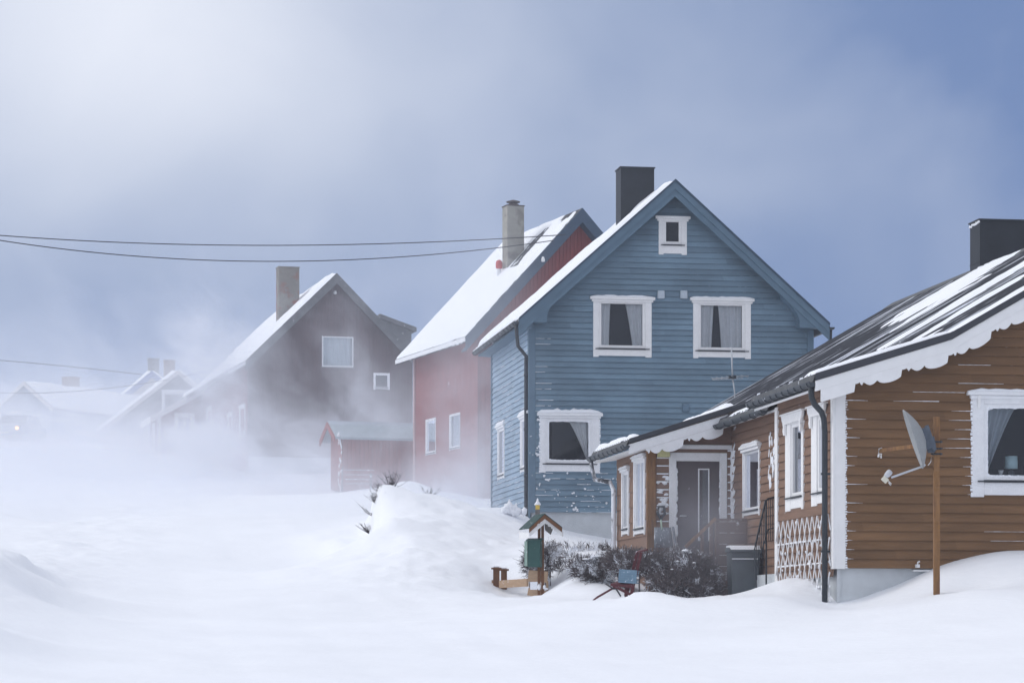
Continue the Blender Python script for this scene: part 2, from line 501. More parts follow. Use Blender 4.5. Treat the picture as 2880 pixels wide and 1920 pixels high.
def make_ground():
    s = np.concatenate([np.linspace(-1.2, -0.2, 22)[:-1], np.linspace(-0.2, 0.2, 250), np.linspace(0.2, 1.2, 22)[1:]])
    Y = [-18.0]
    while Y[-1] < 330:
        y = Y[-1]
        Y.append(y + (1.0 if y < 20 else 0.17 if y < 72 else 0.17 + (y - 72) * 0.012))
    Y = np.array(Y)
    SS, YY = np.meshgrid(s, Y)
    XX = SS * (np.maximum(YY, 0) + 22)
    x, y = XX.ravel(), YY.ravel()
    z = ground_z(x, y)
    # wind-blown relief: long low ripples, rougher crust on the ploughed banks
    z += 0.022 * fbm(x * 0.5 + 3, y * 0.30, 4) + 0.015 * fbm(x * 2.2 + y * 0.6, y * 1.1, 3) + 0.010 * fbm(x * 0.9 + y * 0.25, y * 2.6 + x * 0.5, 3) * (y < 50)
    bank = np.exp(-((x + 1.0) / 2.4) ** 2 - ((y - 56) / 8.0) ** 2) + np.exp(-((x + 8.5 - (y - 40) * -0.06) / 1.6) ** 2) * (y > 22) * (y < 80)
    bank += 0.7 * np.exp(-((x - 3.0) / 3.5) ** 2 - ((y - 40.6) / 0.8) ** 2)
    bank += 0.8 * np.exp(-((x + 0.8) / 2.6) ** 2 - ((y - 51) / 6.0) ** 2)
    z += np.clip(bank, 0, 1) * (0.11 * fbm(x * 1.1, y * 0.9 + 9, 5) + 0.09 * np.abs(fbm(x * 3.1 + 40, y * 2.4, 4)) + 0.09 * np.maximum(fbm(x * 6.3, y * 4.1, 2) - 0.1, 0))
    # the plough has sliced the bank off along the road: a steep face
    xl = -2.93 - 0.10 * (y - 58)
    inband = np.clip((y - 53.5) / 3.0, 0, 1) * np.clip((63.5 - y) / 2.5, 0, 1)
    e = 0.10 * fbm(y * 0.9, y * 0 + 3.3, 3)
    low = base_z(y) + 0.12 + 0.08 * fbm(x * 1.5, y * 1.2, 3)
    k = np.clip((x - (xl + e) + 0.30) / 0.30, 0, 1)
    k = k * k * (3 - 2 * k)
    side = (x < xl + 0.3) & (x > xl - 3.5)
    z = np.where(side, z + inband * (1 - k) * (np.minimum(z, low) - z), z)
    # packed wheel tracks on the road
    d = x - (-1.6 - 0.156 * (y - 30))
    for off in (-1.5, -0.1, 1.3, 2.1):
        z -= 0.014 * np.exp(-((d - off) / 0.22) ** 2) * (y > 20) * (y < 110) * (0.6 + 0.8 * vnoise(y * 0.4, off + y * 0))
    nr, nc = YY.shape
    verts = np.stack([x, y, z], 1)
    i = np.arange(nr * nc).reshape(nr, nc)
    f = np.stack([i[:-1, :-1].ravel(), i[:-1, 1:].ravel(), i[1:, 1:].ravel(), i[1:, :-1].ravel()], 1)
    me = bpy.data.meshes.new('ground')
    me.from_pydata(verts.tolist(), [], f.tolist())
    me.polygons.foreach_set('use_smooth', [True] * len(me.polygons))
    me.materials.append(ground_m)
    o = bpy.data.objects.new('ground', me)
    COL.objects.link(o)
    o['kind'] = 'structure'


make_ground()


# ----------------------------------------------------------------- walls
def poly_lim(line, z):
    """left and right limit of a wall under the roof line (rising then falling polyline) at height z"""
    k = max(range(len(line)), key=lambda i: line[i][1])
    up, dn = line[:k + 1], line[k:]
    l = up[0][0]
    for (u0, z0), (u1, z1) in zip(up, up[1:]):
        if z >= z1:
            l = u1
        elif z > z0:
            l = u0 + (u1 - u0) * (z - z0) / (z1 - z0)
            break
        else:
            break
    r = dn[-1][0]
    for (u0, z0), (u1, z1) in zip(dn[::-1], dn[::-1][1:]):
        if z >= z1:
            r = u1
        elif z > z0:
            r = u0 + (u1 - u0) * (z - z0) / (z1 - z0)
            break
        else:
            break
    return l, r


def cut(l, r, holes, za, zb):
    seg = [(l, r)]
    for h in holes:
        if h[2] <= za + 1e-4 and h[3] >= zb - 1e-4:
            nxt = []
            for a, b in seg:
                if h[1] <= a or h[0] >= b:
                    nxt.append((a, b))
                else:
                    if h[0] > a:
                        nxt.append((a, h[0]))
                    if h[1] < b:
                        nxt.append((h[1], b))
            seg = nxt
    return seg


def lap_wall(mb, line, z0, pitch, holes, T, lip=0.024):
    """horizontal lapped boards under a roof line, with real openings; T maps (along, out, z) to the house frame"""
    top = max(p[1] for p in line)
    nb = int(math.ceil((top - z0) / pitch))
    for k in range(nb):
        zk = z0 + k * pitch
        zt = min(zk + pitch, top)
        cuts = sorted({zk, zt} | {z for h in holes for z in (h[2], h[3]) if zk < z < zt} | {p[1] for p in line if zk < p[1] < zt})
        for za, zb in zip(cuts, cuts[1:]):
            if zb - za < 1e-4:
                continue
            oa, ob = lip * (1 - (za - zk) / pitch), lip * (1 - (zb - zk) / pitch)
            la, ra = poly_lim(line, za + 1e-5)
            lb, rb = poly_lim(line, zb - 1e-5)
            segs = cut(min(la, lb), max(ra, rb), holes, za, zb)
            for a, b in segs:
                A0, B0, A1, B1 = max(a, la), min(b, ra), max(a, lb), min(b, rb)
                if B0 - A0 < 1e-4:
                    continue
                mb.add([(A0, oa, za), (B0, oa, za), (B1, ob, zb), (A1, ob, zb)], [(0, 1, 2, 3)], False, T)
                if za == zk:
                    mb.add([(A0, oa, za), (B0, oa, za), (B0, -0.012, za + 0.004), (A0, -0.012, za + 0.004)], [(0, 1, 2, 3)], False, T)


def stave_wall(mb, line, z0, width, holes, T, prof=0.018):
    """vertical board-and-batten cladding"""
    l, r = line[0][0], line[-1][0]
    tops = lambda u: float(np.interp(u, [p[0] for p in line], [p[1] for p in line]))
    n = max(1, int(round((r - l) / width)))
    us = sorted({l + (r - l) * (i / n) for i in range(n + 1)} | {l + (r - l) * (i + 0.72) / n for i in range(n)} | {h[k] for h in holes for k in (0, 1)} | {p[0] for p in line})
    prev = None
    for a, b in zip(us, us[1:]):
        if b - a < 1e-5:
            continue
        m = (a + b) / 2
        fr = ((m - l) / (r - l) * n) % 1
        o = 0.0 if fr > 0.72 else prof
        segs = [(z0, None)]
        hs = sorted((h[2], h[3]) for h in holes if h[0] <= a + 1e-5 and h[1] >= b - 1e-5)
        z = z0
        spans = []
        for h0, h1 in hs:
            spans.append((z, h0))
            z = h1
        spans.append((z, None))
        for za, zb in spans:
            ta, tb = (tops(a), tops(b)) if zb is None else (zb, zb)
            if max(ta, tb) <= za:
                continue
            mb.add([(a, o, za), (b, o, za), (b, o, max(tb, za)), (a, o, max(ta, za))], [(0, 1, 2, 3)], False, T)
        if prev is not None and prev != o:
            for za, zb in spans:
                ta = tops(a) if zb is None else zb
                if ta > za:
                    mb.add([(a, prev, za), (a, o, za), (a, o, ta), (a, prev, ta)], [(0, 1, 2, 3)], False, T)
        prev = o


def TF(v0=0.0):                              # front wall: (along, out, z)
    return lambda a, o, z: (a, v0 - o, z)


def TS(u0=0.0):                              # left side wall
    return lambda a, o, z: (u0 - o, a, z)


# ----------------------------------------------------------------- windows
def window(parent, T, x0, x1, z0, z1, cas=0.11, head=0.05, sash=0.05, curtains=(), name='window', frame=white_m, pane=pane_m,
           bars=(), room=0.55, snowcap=0.0, cornice=0.10, apron=0.07, glass_rect=None, frost=False, ears=True, stuff_dark=True):
    """x0..z1 = outer casing. T maps (along, out, z). Casing is the window's own mesh; sash, pane, curtain, sill are its parts."""
    m = MB()
    p = 0.035
    gx0, gx1, gz0, gz1 = glass_rect or (x0 + cas, x1 - cas, z0 + cas + apron, z1 - cas)
    ix0, ix1, iz0, iz1 = gx0 - sash, gx1 + sash, gz0 - sash, gz1 + sash
    m.box(x0, ix0, -0.03, p, z0, z1, T)
    m.box(ix1, x1, -0.03, p, z0, z1, T)
    m.box(ix0, ix1, -0.03, p - 0.003, iz1, z1, T)
    zb = z0 + (0.03 if ears else 0.0)
    m.box(ix0, ix1, -0.03, p - 0.003, zb, iz0 - 0.035, T)
    if cornice:
        m.box(x0 - cornice * 0.55, x1 + cornice * 0.55, -0.02, p + 0.055, z1 + 0.002, z1 + head, T)
        m.box(x0 - cornice * 0.25, x1 + cornice * 0.25, -0.02, p + 0.03, z1 - 0.05, z1, T)
    o = m.build(name, frame, parent, bevel=0.006, seg=1)
    s = MB()
    for a in ((ix0, gx0, iz0, iz1), (gx1, ix1, iz0, iz1), (gx0, gx1, iz0, gz0), (gx0, gx1, gz1, iz1)):
        s.box(a[0], a[1], -0.05, 0.012, a[2], a[3], T)
    for ax, pos, w in bars:
        if ax == 'v':
            X = gx0 + (gx1 - gx0) * pos
            s.box(X - w / 2, X + w / 2, -0.045, 0.008, gz0, gz1, T)
        else:
            Z = gz0 + (gz1 - gz0) * pos
            s.box(gx0, gx1, -0.046, 0.007, Z - w / 2, Z + w / 2, T)
    s.build('sash', frame, o, bevel=0.004, seg=1)
    g = MB()
    g.add([(gx0, -0.03, gz0), (gx1, -0.03, gz0), (gx1, -0.03, gz1), (gx0, -0.03, gz1)], [(0, 1, 2, 3)], False, T)
    g.build('pane', pane, o)
    k = MB()
    k.box(x0 + cas * 0.5, x1 - cas * 0.5, -0.02, p + 0.03, iz0 - 0.032, iz0 - 0.012, T)
    k.build('sill', metal_dark, o)
    if stuff_dark:
        r = MB()
        a = [(ix0, -0.06, iz0), (ix1, -0.06, iz0), (ix1, -0.06, iz1), (ix0, -0.06, iz1)]
        q_ = 0.2 if room > 0.4 else 0.0
        b = [(ix0 - q_, -room, iz0 - q_ / 2), (ix1 + q_, -room, iz0 - q_ / 2), (ix1 + q_, -room, iz1 + q_ / 2), (ix0 - q_, -room, iz1 + q_ / 2)]
        r.add(a + b, [(4, 5, 6, 7), (0, 1, 5, 4), (1, 2, 6, 5), (2, 3, 7, 6), (3, 0, 4, 7)], False, T)
        r.build('window_niche', room_m, o)
    for c in curtains:
        (ta, tb, ba, bb) = c[:4]
        cm = c[4] if len(c) > 4 else curtain_m
        n, nz = 40, 10
        vs, fs = [], []
        W, H = gx1 - gx0, gz1 - gz0
        for j in range(nz + 1):
            t = j / nz
            e = t ** 0.85
            l, rr = ta + (ba - ta) * e, tb + (bb - tb) * e
            for i in range(n + 1):
                q = i / n
                xx = gx0 + W * (l + (rr - l) * q)
                ph = q * (tb - ta) * W * 34
                vs.append((xx, -0.12 + 0.034 * math.sin(ph + 0.4 * math.sin(3 * t)) * (0.6 + 0.4 * q), gz1 + 0.03 - (H + 0.05) * t))
        for j in range(nz):
            for i in range(n):
                q = j * (n + 1) + i
                fs.append((q, q + 1, q + n + 2, q + n + 1))
        MB().add(vs, fs, True, T).build('curtain', cm, o)
    if snowcap > 0:
        n = 16
        c = MB()
        vs = []
        X0, X1 = x0 - cornice * 0.5, x1 + cornice * 0.5
        for i in range(n + 1):
            xx = X0 + (X1 - X0) * i / n
            hh = snowcap * (0.75 + 0.5 * random.random()) * min(1, (i + 0.35) / 1.8, (n - i + 0.35) / 1.8)
            vs += [(xx, 0.0, z1 + head + 0.001), (xx, p + 0.05, z1 + head + 0.001), (xx, p + 0.035, z1 + head + hh * 0.7), (xx, 0.0, z1 + head + hh)]
        fs = [(0, 1, 2, 3), (4 * n + 3, 4 * n + 2, 4 * n + 1, 4 * n)]
        for i in range(n):
            for k2 in range(4):
                a, b = i * 4 + k2, i * 4 + (k2 + 1) % 4
                fs.append((a, b, b + 4, a + 4))
        c.add(vs, fs, True, T).build('snow_cap', snow_m, o)
    if frost:
        c = MB()
        for X, d in ((x0, -1), (x1, 1)):
            z = z0
            while z < z1:
                hh = random.uniform(0.03, 0.09)
                c.box(X - 0.004 + (0 if d > 0 else -random.uniform(0.01, 0.03)), X + 0.004 + (random.uniform(0.01, 0.03) if d > 0 else 0), 0.0, p - 0.006, z, z + hh * 0.8, T)
                z += hh
        # rounded frost rim over the glass edge
        n = 26
        for side in range(4):
            for i in range(n):
                t = (i + 0.5) / n
                rr = random.uniform(0.010, 0.022)
                corner = min(t, 1 - t)
                rr += 0.03 * math.exp(-corner * 16)
                if side == 0:
                    P = (gx0 + (gx1 - gx0) * t, gz0 + rr * 0.35)
                elif side == 1:
                    P = (gx0 + (gx1 - gx0) * t, gz1 - rr * 0.2)
                elif side == 2:
                    P = (gx0 + rr * 0.25, gz0 + (gz1 - gz0) * t)
                else:
                    P = (gx1 - rr * 0.25, gz0 + (gz1 - gz0) * t)
                q = T(P[0], 0.0, P[1])
                L0 = ((gx1 - gx0) if side < 2 else (gz1 - gz0)) / n * 0.9
                c.blob(q, L0 if side < 2 and T(1, 0, 0)[0] != T(0, 0, 0)[0] else 0.02, 0.018, L0 if side > 1 else rr, 0.15)
        c.build('frost', snow_m, o)
    return o


def ledge_snow(mb, T, segs, lip=0.03, h=0.016):
    for a, b, z in segs:
        if b - a < 0.03:
            continue
        n = max(2, int((b - a) / 0.07))
        for i in range(n):
            if random.random() < 0.12:
                continue
            xa, xb = a + (b - a) * i / n, a + (b - a) * (i + 1) / n
            hh = h * random.uniform(0.5, 1.2)
            mb.add([(xa, 0.004, z), (xb, 0.004, z), (xb, lip, z - 0.004), (xa, lip, z - 0.004), (xa, 0.006, z + hh * 1.5), (xb, 0.006, z + hh * 1.5), (xb, lip * 0.9, z + hh * 0.3), (xa, lip * 0.9, z + hh * 0.3)],
                   [(0, 1, 2, 3), (4, 7, 6, 5), (0, 4, 5, 1), (3, 2, 6, 7), (0, 3, 7, 4), (1, 5, 6, 2)], False, T)


# ----------------------------------------------------------------- roofs
def offset_line(line, t):
    """roof line moved straight down by t measured along the vertical"""
    return [(u, z - t) for u, z in line]


def slab(line, t, v0, v1):
    return MB().prism(line + offset_line(line, t)[::-1], v0, v1)


def snow_sheet(p0, p1, v0, v1, th=0.05, nu=60, nv=60, bare=None, lift=0.004, edge=0.10):
    """snow lying on a roof slope from p0 (eave) to p1 (ridge), (u, z); bare(t, v) > 0 leaves the roof bare"""
    mb = MB()
    (u0, z0), (u1, z1) = p0, p1
    L = math.hypot(u1 - u0, z1 - z0)
    nx, nz = -(z1 - z0) / L, (u1 - u0) / L
    if nz < 0:
        nx, nz = -nx, -nz
    T, V = np.meshgrid(np.linspace(0, 1, nu + 1), np.linspace(0, 1, nv + 1), indexing='ij')
    v = v0 + (v1 - v0) * V
    d = np.minimum(np.minimum(T, 1 - T) * L, np.minimum(v - v0, v1 - v))
    h = th * np.clip(d / edge, 0, 1) ** 0.5 * (1 + 0.7 * fbm(T * L * 0.9 + v0, v * 1.3, 4))
    if bare is not None:
        Bm = bare(T, v)
        h = h * np.clip(-Bm * 6, 0, 1) ** 0.5
    else:
        Bm = np.full_like(T, -1.0)
    h = np.maximum(h, 0.0)
    us, zs = u0 + (u1 - u0) * T, z0 + (z1 - z0) * T
    tops = np.stack([us + nx * (lift + h), v, zs + nz * (lift + h)], -1)
    i = np.arange((nu + 1) * (nv + 1)).reshape(nu + 1, nv + 1)
    fs = []
    for a in range(nu):
        for b in range(nv):
            if min(Bm[a, b], Bm[a + 1, b], Bm[a, b + 1], Bm[a + 1, b + 1]) < 0:
                fs.append((i[a, b], i[a + 1, b], i[a + 1, b + 1], i[a, b + 1]))
    return mb.add(tops.reshape(-1, 3).tolist(), [tuple(int(q) for q in f) for f in fs], True)


def rake_board(line, top_drop, depth, v, th, bottom=None):
    """bargeboard following the roof line; bottom = optional finished lower outline"""
    up = offset_line(line, top_drop)
    lo = bottom if bottom else offset_line(line, top_drop + depth)
    return MB().prism(up + lo[::-1], v, v + th)


def gutter(mb, u, z, v0, v1, r=0.065):
    n = 8
    for k in range(n):
        t0, t1 = math.pi + math.pi * k / n, math.pi + math.pi * (k + 1) / n
        for rr in (r, r - 0.008):
            a = (u + rr * math.cos(t0), z + rr * math.sin(t0))
            b = (u + rr * math.cos(t1), z + rr * math.sin(t1))
            mb.quad((a[0], v0, a[1]), (b[0], v0, b[1]), (b[0], v1, b[1]), (a[0], v1, a[1]))
    mb.box(u - r - 0.006, u - r + 0.012, v0, v1, z - 0.006, z + 0.014)
    for v in (v0, v1):
        pts = [(u + r * math.cos(math.pi + math.pi * k / n), z + r * math.sin(math.pi + math.pi * k / n)) for k in range(n + 1)]
        mb.prism(pts, v - 0.004, v + 0.004)


def gutter_brackets(mb, u, z, v0, v1, step, r=0.072):
    v = v0 + 0.12
    while v < v1:
        for k in range(8):
            t0, t1 = math.pi + math.pi * k / 8, math.pi + math.pi * (k + 1) / 8
            a = (u + r * math.cos(t0), v, z + r * math.sin(t0))
            b = (u + r * math.cos(t1), v, z + r * math.sin(t1))
            mb.bar(a, b, 0.03, 0.012)
        v += step


def hspec(x, y):
    return (x, y)


# ================================================================= BROWN HOUSE
A = Frame(2347, 39.5, 8.87, 0.0)
brown = thing('wooden_house', 'brown lap-sided house with white scalloped bargeboard and dark snow-streaked metal roof, nearest the viewer', 'house', A.P, A.a)
E_, K_, RG = (-0.395, 3.795), (1.685, 4.435), (6.62, 7.269)
KR = (2 * RG[0] - K_[0], K_[1])
ER = (2 * RG[0] - E_[0], E_[1])
WA = 13.24
roofline_A = [E_, K_, RG, KR, ER]
FZ = 0.965                                     # top of the foundation wall
sl = (K_[1] - E_[1]) / (K_[0] - E_[0])
PVB = 10.05
wall_line = [(0.0, E_[1] + sl * 0.395 - 0.13), (K_[0], K_[1] - 0.13), (RG[0], RG[1] - 0.14), (KR[0], KR[1] - 0.13), (WA, E_[1] + sl * 0.395 - 0.13)]
# front window
wx0, wz1 = A.F(2734, 1112)
wz0 = A.F(2734, 1397)[1]
gx0, gz1 = A.F(2775, 1145)
gz0 = A.F(2775, 1340)[1]
wx1, gx1 = wx0 + 1.62, gx0 + 1.22
m = MB()
lap_wall(m, wall_line, FZ, 0.138, [(wx0 + 0.03, wx1 - 0.03, wz0 + 0.03, wz1 - 0.02)], TF())
m.box(WA - 0.02, WA, 0.0, 18.4, FZ, 3.7)       # far side
m.prism([(1.3, FZ), (WA, FZ)] + wall_line[::-1][:-1] + [(1.3, 4.1)], 18.4, 18.45)
m.box(1.3, 1.32, PVB, 18.4, FZ, 4.1)
m.build('wall', brown_m, brown)
winF = window(brown, TF(), wx0, wx1, wz0, wz1, cas=0.15, head=0.06, sash=0.05, cornice=0.16, glass_rect=(gx0, gx1, gz0, gz1), frame=white_frost_m,
              curtains=((0.0, 0.42, 0.0, 0.02, curtain_dk_m), (0.58, 1.0, 0.98, 1.0, curtain_dk_m)), snowcap=0.055, frost=True, room=1.0)
br = MB()
for X in (wx0 + 0.07, wx1 - 0.10):
    br.prism([(0.036, wz1 - 0.002), (0.085, wz1 - 0.002), (0.05, wz1 - 0.16), (0.036, wz1 - 0.2)], X, X + 0.045, 'u', lambda a, b, c: (a, -b, c))
br.build_each('bracket', white_m, winF)

# bay side wall with two narrow windows
BL = 3.33
m = MB()
side_top = [(0.0, 3.70), (BL, 3.70)]
sw = []
for (pl, pr, pt, pb, g) in ((2213.8, 2264, 1172, 1439, (2230.6, 2256, 1195, 1386)), (2287, 2326, 1150, 1424.5, (2305, 2317, 1176, 1372))):
    vr, zt = A.S(pr, pt - 6)
    vl, zb = A.S(pl, pb)
    zt = A.S(pl, pt)[1]
    gv1, _ = A.S(g[0], g[2])
    gv0, gzt = A.S(g[1], g[2])
    gzb = A.S(g[0], g[3])[1]
    sw.append((vr, vl, zb, zt, (gv0, gv1, gzb, gzt)))
zband1 = A.S(2190, 1446)[1]
zband0 = A.S(2190, 1466)[1]
holes = [(w[0] + 0.03, w[1] - 0.03, w[2] + 0.03, w[3] - 0.02) for w in sw]
lap_wall(m, side_top, zband1, 0.138, holes, TS())
lap_wall(m, [(0.0, zband0), (BL, zband0)], 0.84, 0.138, [], TS())
m.box(-0.02, 0.0, 0.0, BL, zband0, zband1)
m.prism([(0.0, 0.84), (1.0, 0.84), (1.0, 4.05), (0.0, 3.7)], BL, BL + 0.02)    # far return wall
m.build('side_wall', brown_side_m, brown)
for (a, b, c, d, g) in sw:
    w_ = window(brown, TS(), a, b, c, d, cas=0.08, head=0.035, cornice=0.0, sash=0.055, apron=0.1, glass_rect=g, frame=white_m, pane=pane_bright_m)
    hb = MB()                                   # fretwork head board with shaped ends
    w2 = (b - a)
    H = 0.30
    prof = [(a - 0.10, d + 0.01), (a - 0.07, d - 0.06), (a - 0.02, d - 0.10), (a + 0.02, d - 0.17), (a - 0.01, d - 0.22), (a + 0.04, d - H), (a + 0.09, d - H), (a + 0.10, d - 0.13),
            (b - 0.10, d - 0.13), (b - 0.09, d - H), (b - 0.04, d - H), (b + 0.01, d - 0.22), (b - 0.02, d - 0.17), (b + 0.02, d - 0.10), (b + 0.07, d - 0.06), (b + 0.10, d + 0.01)]
    hb.prism(prof, -0.075, -0.04, 'u')
    hb.box(-0.10, -0.0, a - 0.12, b + 0.12, d + 0.012, d + 0.035)
    hb.build('head_board', white_m, w_)
cb = MB()
cb.box(0.0, 0.158, -0.036, 0.0, FZ - 0.012, 3.66)
cb.box(-0.035, 0.0, -0.036, 0.10, FZ - 0.012, 3.62)
cb.box(-0.04, 0.0, BL - 0.11, BL + 0.02, 0.66, 3.62)
cb.box(-0.04, 0.09, BL + 0.021, BL + 0.05, 0.66, 3.62)
cb.build_each('corner_board', white_m, brown, bevel=0.006, seg=1)
fr = MB()
z = FZ
while z < 3.6:                                  # rime along the corner board
    fr.box(0.158, 0.158 + random.uniform(0.006, 0.035), -0.030, 0.0, z, z + random.uniform(0.015, 0.03))
    z += 0.036
segs = []
for k in range(20):
    zk = FZ + 0.138 * k
    if zk < 3.55:
        L = 0.05 + (0.45 * random.random() ** 2.2 if k > 6 else 0.12 * random.random())
        segs.append((0.16, 0.16 + L, zk))
        if wz0 < zk < wz1 + 0.25:
            segs.append((wx0 - random.uniform(0.12, 0.55) * (1.0 if random.random() < 0.5 else 0.6), wx0, zk))
for k, (a, b) in enumerate(((2440, 2640), (2570, 2690), (2760, 2850), (2800, 2950), (2600, 2730))):
    pass
for kk, a, b in ((3, 2.4, 3.2), (4, 2.3, 3.2), (2, 2.6, 3.3), (19, 1.2, 2.0), (20, 1.9, 2.6), (21, 2.0, 2.5), (22, 1.9, 2.4), (18, 0.9, 1.6)):
    segs.append((a, b, FZ + 0.138 * kk))
segs = [q for q in segs if random.random() > 0.25]
for s_ in segs:                                  # tapering wisps of packed snow on the ledges
    a, b, zk = s_
    n = max(3, int((b - a) / 0.05))
    for i in range(n):
        xa, xb = a + (b - a) * i / n, a + (b - a) * (i + 1) / n
        q = (i + 0.5) / n
        if b <= wx0 + 0.001 and a > 0.3:
            q = 1 - q
        hh = 0.010 * (1 - q) ** 0.9 * random.uniform(0.6, 1.1)
        if a > 0.9 and b != wx0:
            hh = 0.005 * random.uniform(0.4, 1)
        fr.box(xa, xb, -0.030, -0.002, zk - hh * 0.25, zk + hh * 0.8)
fr.build('wind_packed_snow', snow_m, brown)
m = MB()
m.box(0.05, WA, 0.06, 18.3, -0.8, FZ)
m.box(0.05, 0.10, 0.03, 0.06, -0.8, FZ - 0.004)
m.build('foundation', concrete_m, brown)
tap = MB()
tx, tz = A.F(2577, 1592)
tap.box(tx - 0.025, tx + 0.025, -0.10, 0.06, tz - 0.02, tz + 0.03)
tap.tube([(tx, -0.07, tz + 0.02), (tx, -0.07, tz + 0.06), (tx + 0.03, -0.08, tz + 0.075)], 0.014, 6)
tap.box(tx - 0.05, tx + 0.35, -0.03, 0.06, tz - 0.075, tz - 0.05)
tap.build('water_tap', white_m, brown)

# trellis in front of the bay's lower wall
tr = MB()
zt, zb = zband0 - 0.02, 0.42
nd = 11.5
w = BL / nd
for k in range(-14, 26):
    for sgn in (1, -1):
        # slats run from bottom to top across 6 diamonds' half height
        x_a = k * w
        rise = zt - zb
        run = rise / 0.265 * w / 2 * sgn * 1.0
        x_b = x_a + run
        # clip to the panel
        ta, tb = 0.0, 1.0
        for lo, hi in ((0.03, BL - 0.12),):
            if abs(run) > 1e-6:
                t1, t2 = (lo - x_a) / run, (hi - x_a) / run
                ta, tb = max(ta, min(t1, t2)), min(tb, max(t1, t2))
        if tb - ta > 0.02:
            off = -0.055 if sgn > 0 else -0.070
            tr.bar((off, x_a + run * ta, zb + rise * ta), (off, x_a + run * tb, zb + rise * tb), 0.012, 0.022)
for zz in (zb + (zt - zb) * t for t in (0.2, 0.47, 0.73)):
    n = 12
    for i in range(n):
        va = 0.05 + (BL - 0.2) * i / n
        tr.box(-0.068, -0.045, va + 0.02, va + 0.16 + 0.05 * random.random(), zz - 0.008, zz + random.uniform(0.004, 0.03))
tr.build('trellis', white_frost_m, brown)
# snow caught in the trellis crossings
m = MB()
for i in range(60):
    vv, zz = random.uniform(0.05, BL - 0.15), random.uniform(zb + 0.05, zt - 0.05)
    m.blob((-0.05, vv, zz), 0.015, 0.02, random.uniform(0.02, 0.05), 0.3)
m.build('trellis_snow', snow_m, brown)

# roof
VF, VB = -0.35, 18.75
m = MB()
up = [K_, RG, KR]
m.prism(up + offset_line(up, 0.09)[::-1], VF, VB)
m.prism([E_, K_, (K_[0], K_[1] - 0.09), (E_[0], E_[1] - 0.07)], VF, BL + 0.12)                       # over the bay
m.prism([(-0.10, 3.70), K_, (K_[0], K_[1] - 0.09), (-0.10, 3.64)], BL + 0.121, 7.0)                   # over the middle part
PE = (-1.70, 3.345)
m.prism([PE, (K_[0], K_[1] - 0.004), (K_[0], K_[1] - 0.09), (PE[0], PE[1] - 0.06)], 7.001, 10.4)     # over the porch
m.prism([(1.0, 4.2), (K_[0], K_[1] - 0.004), (K_[0], K_[1] - 0.09), (1.0, 4.14)], 10.401, VB)
m.prism([KR, ER, (ER[0], ER[1] - 0.07), (KR[0], KR[1] - 0.09)], VF, VB)
# standing ribs of the sheeting
v = VF + 0.25
while v < VB:
    e = E_ if v < BL else (-0.10, 3.70) if v < 7 else PE if v < 10.4 else (1.0, 4.2)
    for p0, p1 in ((e, K_), (K_, RG)):
        d = 0.022
        m.add([(p0[0], v - 0.018, p0[1]), (p1[0], v - 0.018, p1[1]), (p1[0], v + 0.018, p1[1]), (p0[0], v + 0.018, p0[1]),
               (p0[0], v - 0.009, p0[1] + d), (p1[0], v - 0.009, p1[1] + d), (p1[0], v + 0.009, p1[1] + d), (p0[0], v + 0.009, p0[1] + d)],
              [(0, 1, 5, 4), (3, 7, 6, 2), (4, 5, 6, 7), (0, 4, 7, 3), (1, 2, 6, 5)])
    v += 0.20
roofA = m.build('roof', metal_roof, brown)
c = MB()
c.prism([(RG[0] - 0.22, RG[1] - 0.10), (RG[0], RG[1] + 0.045), (RG[0] + 0.22, RG[1] - 0.10), (RG[0] + 0.22, RG[1] - 0.12), (RG[0], RG[1] + 0.02), (RG[0] - 0.22, RG[1] - 0.12)], 0.1, VB + 0.02)
c.build('ridge_cap', grey_trim_m, roofA)
# snow lying on the roof
st = lambda t, v: fbm(t * 1.5, v * 2.6, 4)
m = snow_sheet(E_, K_, VF + 0.03, 2.4, 0.07, 50, 70, lambda t, v: (v - 0.55 - 1.25 * t ** 1.2 + 0.5 * st(t, v)) * 0.35)
m2 = snow_sheet(K_, RG, VF + 0.03, 16.0, 0.05, 140, 220, lambda t, v: 0.42 - 0.34 * np.exp(-((v - 2.2 - 1.3 * t) / 0.45) ** 2) - 0.5 * np.exp(-((v - 4.4 - 2 * t) / 0.7) ** 2) * (t > 0.12) - 0.36 * np.exp(-((v + 0.1 - 0.1 * t) / 0.35) ** 2) - 0.5 * np.exp(-((v - 8.0 - 3.2 * t) / 1.2) ** 2) * np.clip(t * 2 - 0.3, 0, 1) + 0.62 * st(t, v) + 0.25 * fbm(t * 6 + 9, v * 5, 3) - 0.55 * np.exp(-((v - 12.0) / 1.6) ** 2 - ((t - 0.9) / 0.3) ** 2))
m.add(m2.v, m2.f, True)
m3 = snow_sheet((-0.10, 3.70), K_, BL + 0.3, 7.3, 0.05, 40, 50, lambda t, v: 0.12 - 0.3 * np.exp(-((v - 5.9 - t * 0.8) / 0.5) ** 2) + 0.4 * st(t, v))
m.add(m3.v, m3.f, True)
m4 = snow_sheet(PE, (0.2, K_[1] - sl * 1.485 - 0.004), 7.05, 10.3, 0.07, 40, 50, lambda t, v: 0.22 - 0.40 * np.exp(-((t - 0.98) / 0.14) ** 2) - 0.36 * np.exp(-((t - 0.06) / 0.09) ** 2) + 0.3 * st(t, v))
m.add(m4.v, m4.f, True)
m.build('roof_snow', snow_m, roofA)
# bargeboards: straight upper board and scalloped lower board
front = [E_, K_, RG, KR, ER]
m = rake_board(front, 0.10, 0.155, VF - 0.03, 0.03)
m.build('bargeboard', white_m, brown, bevel=0.004, seg=1)


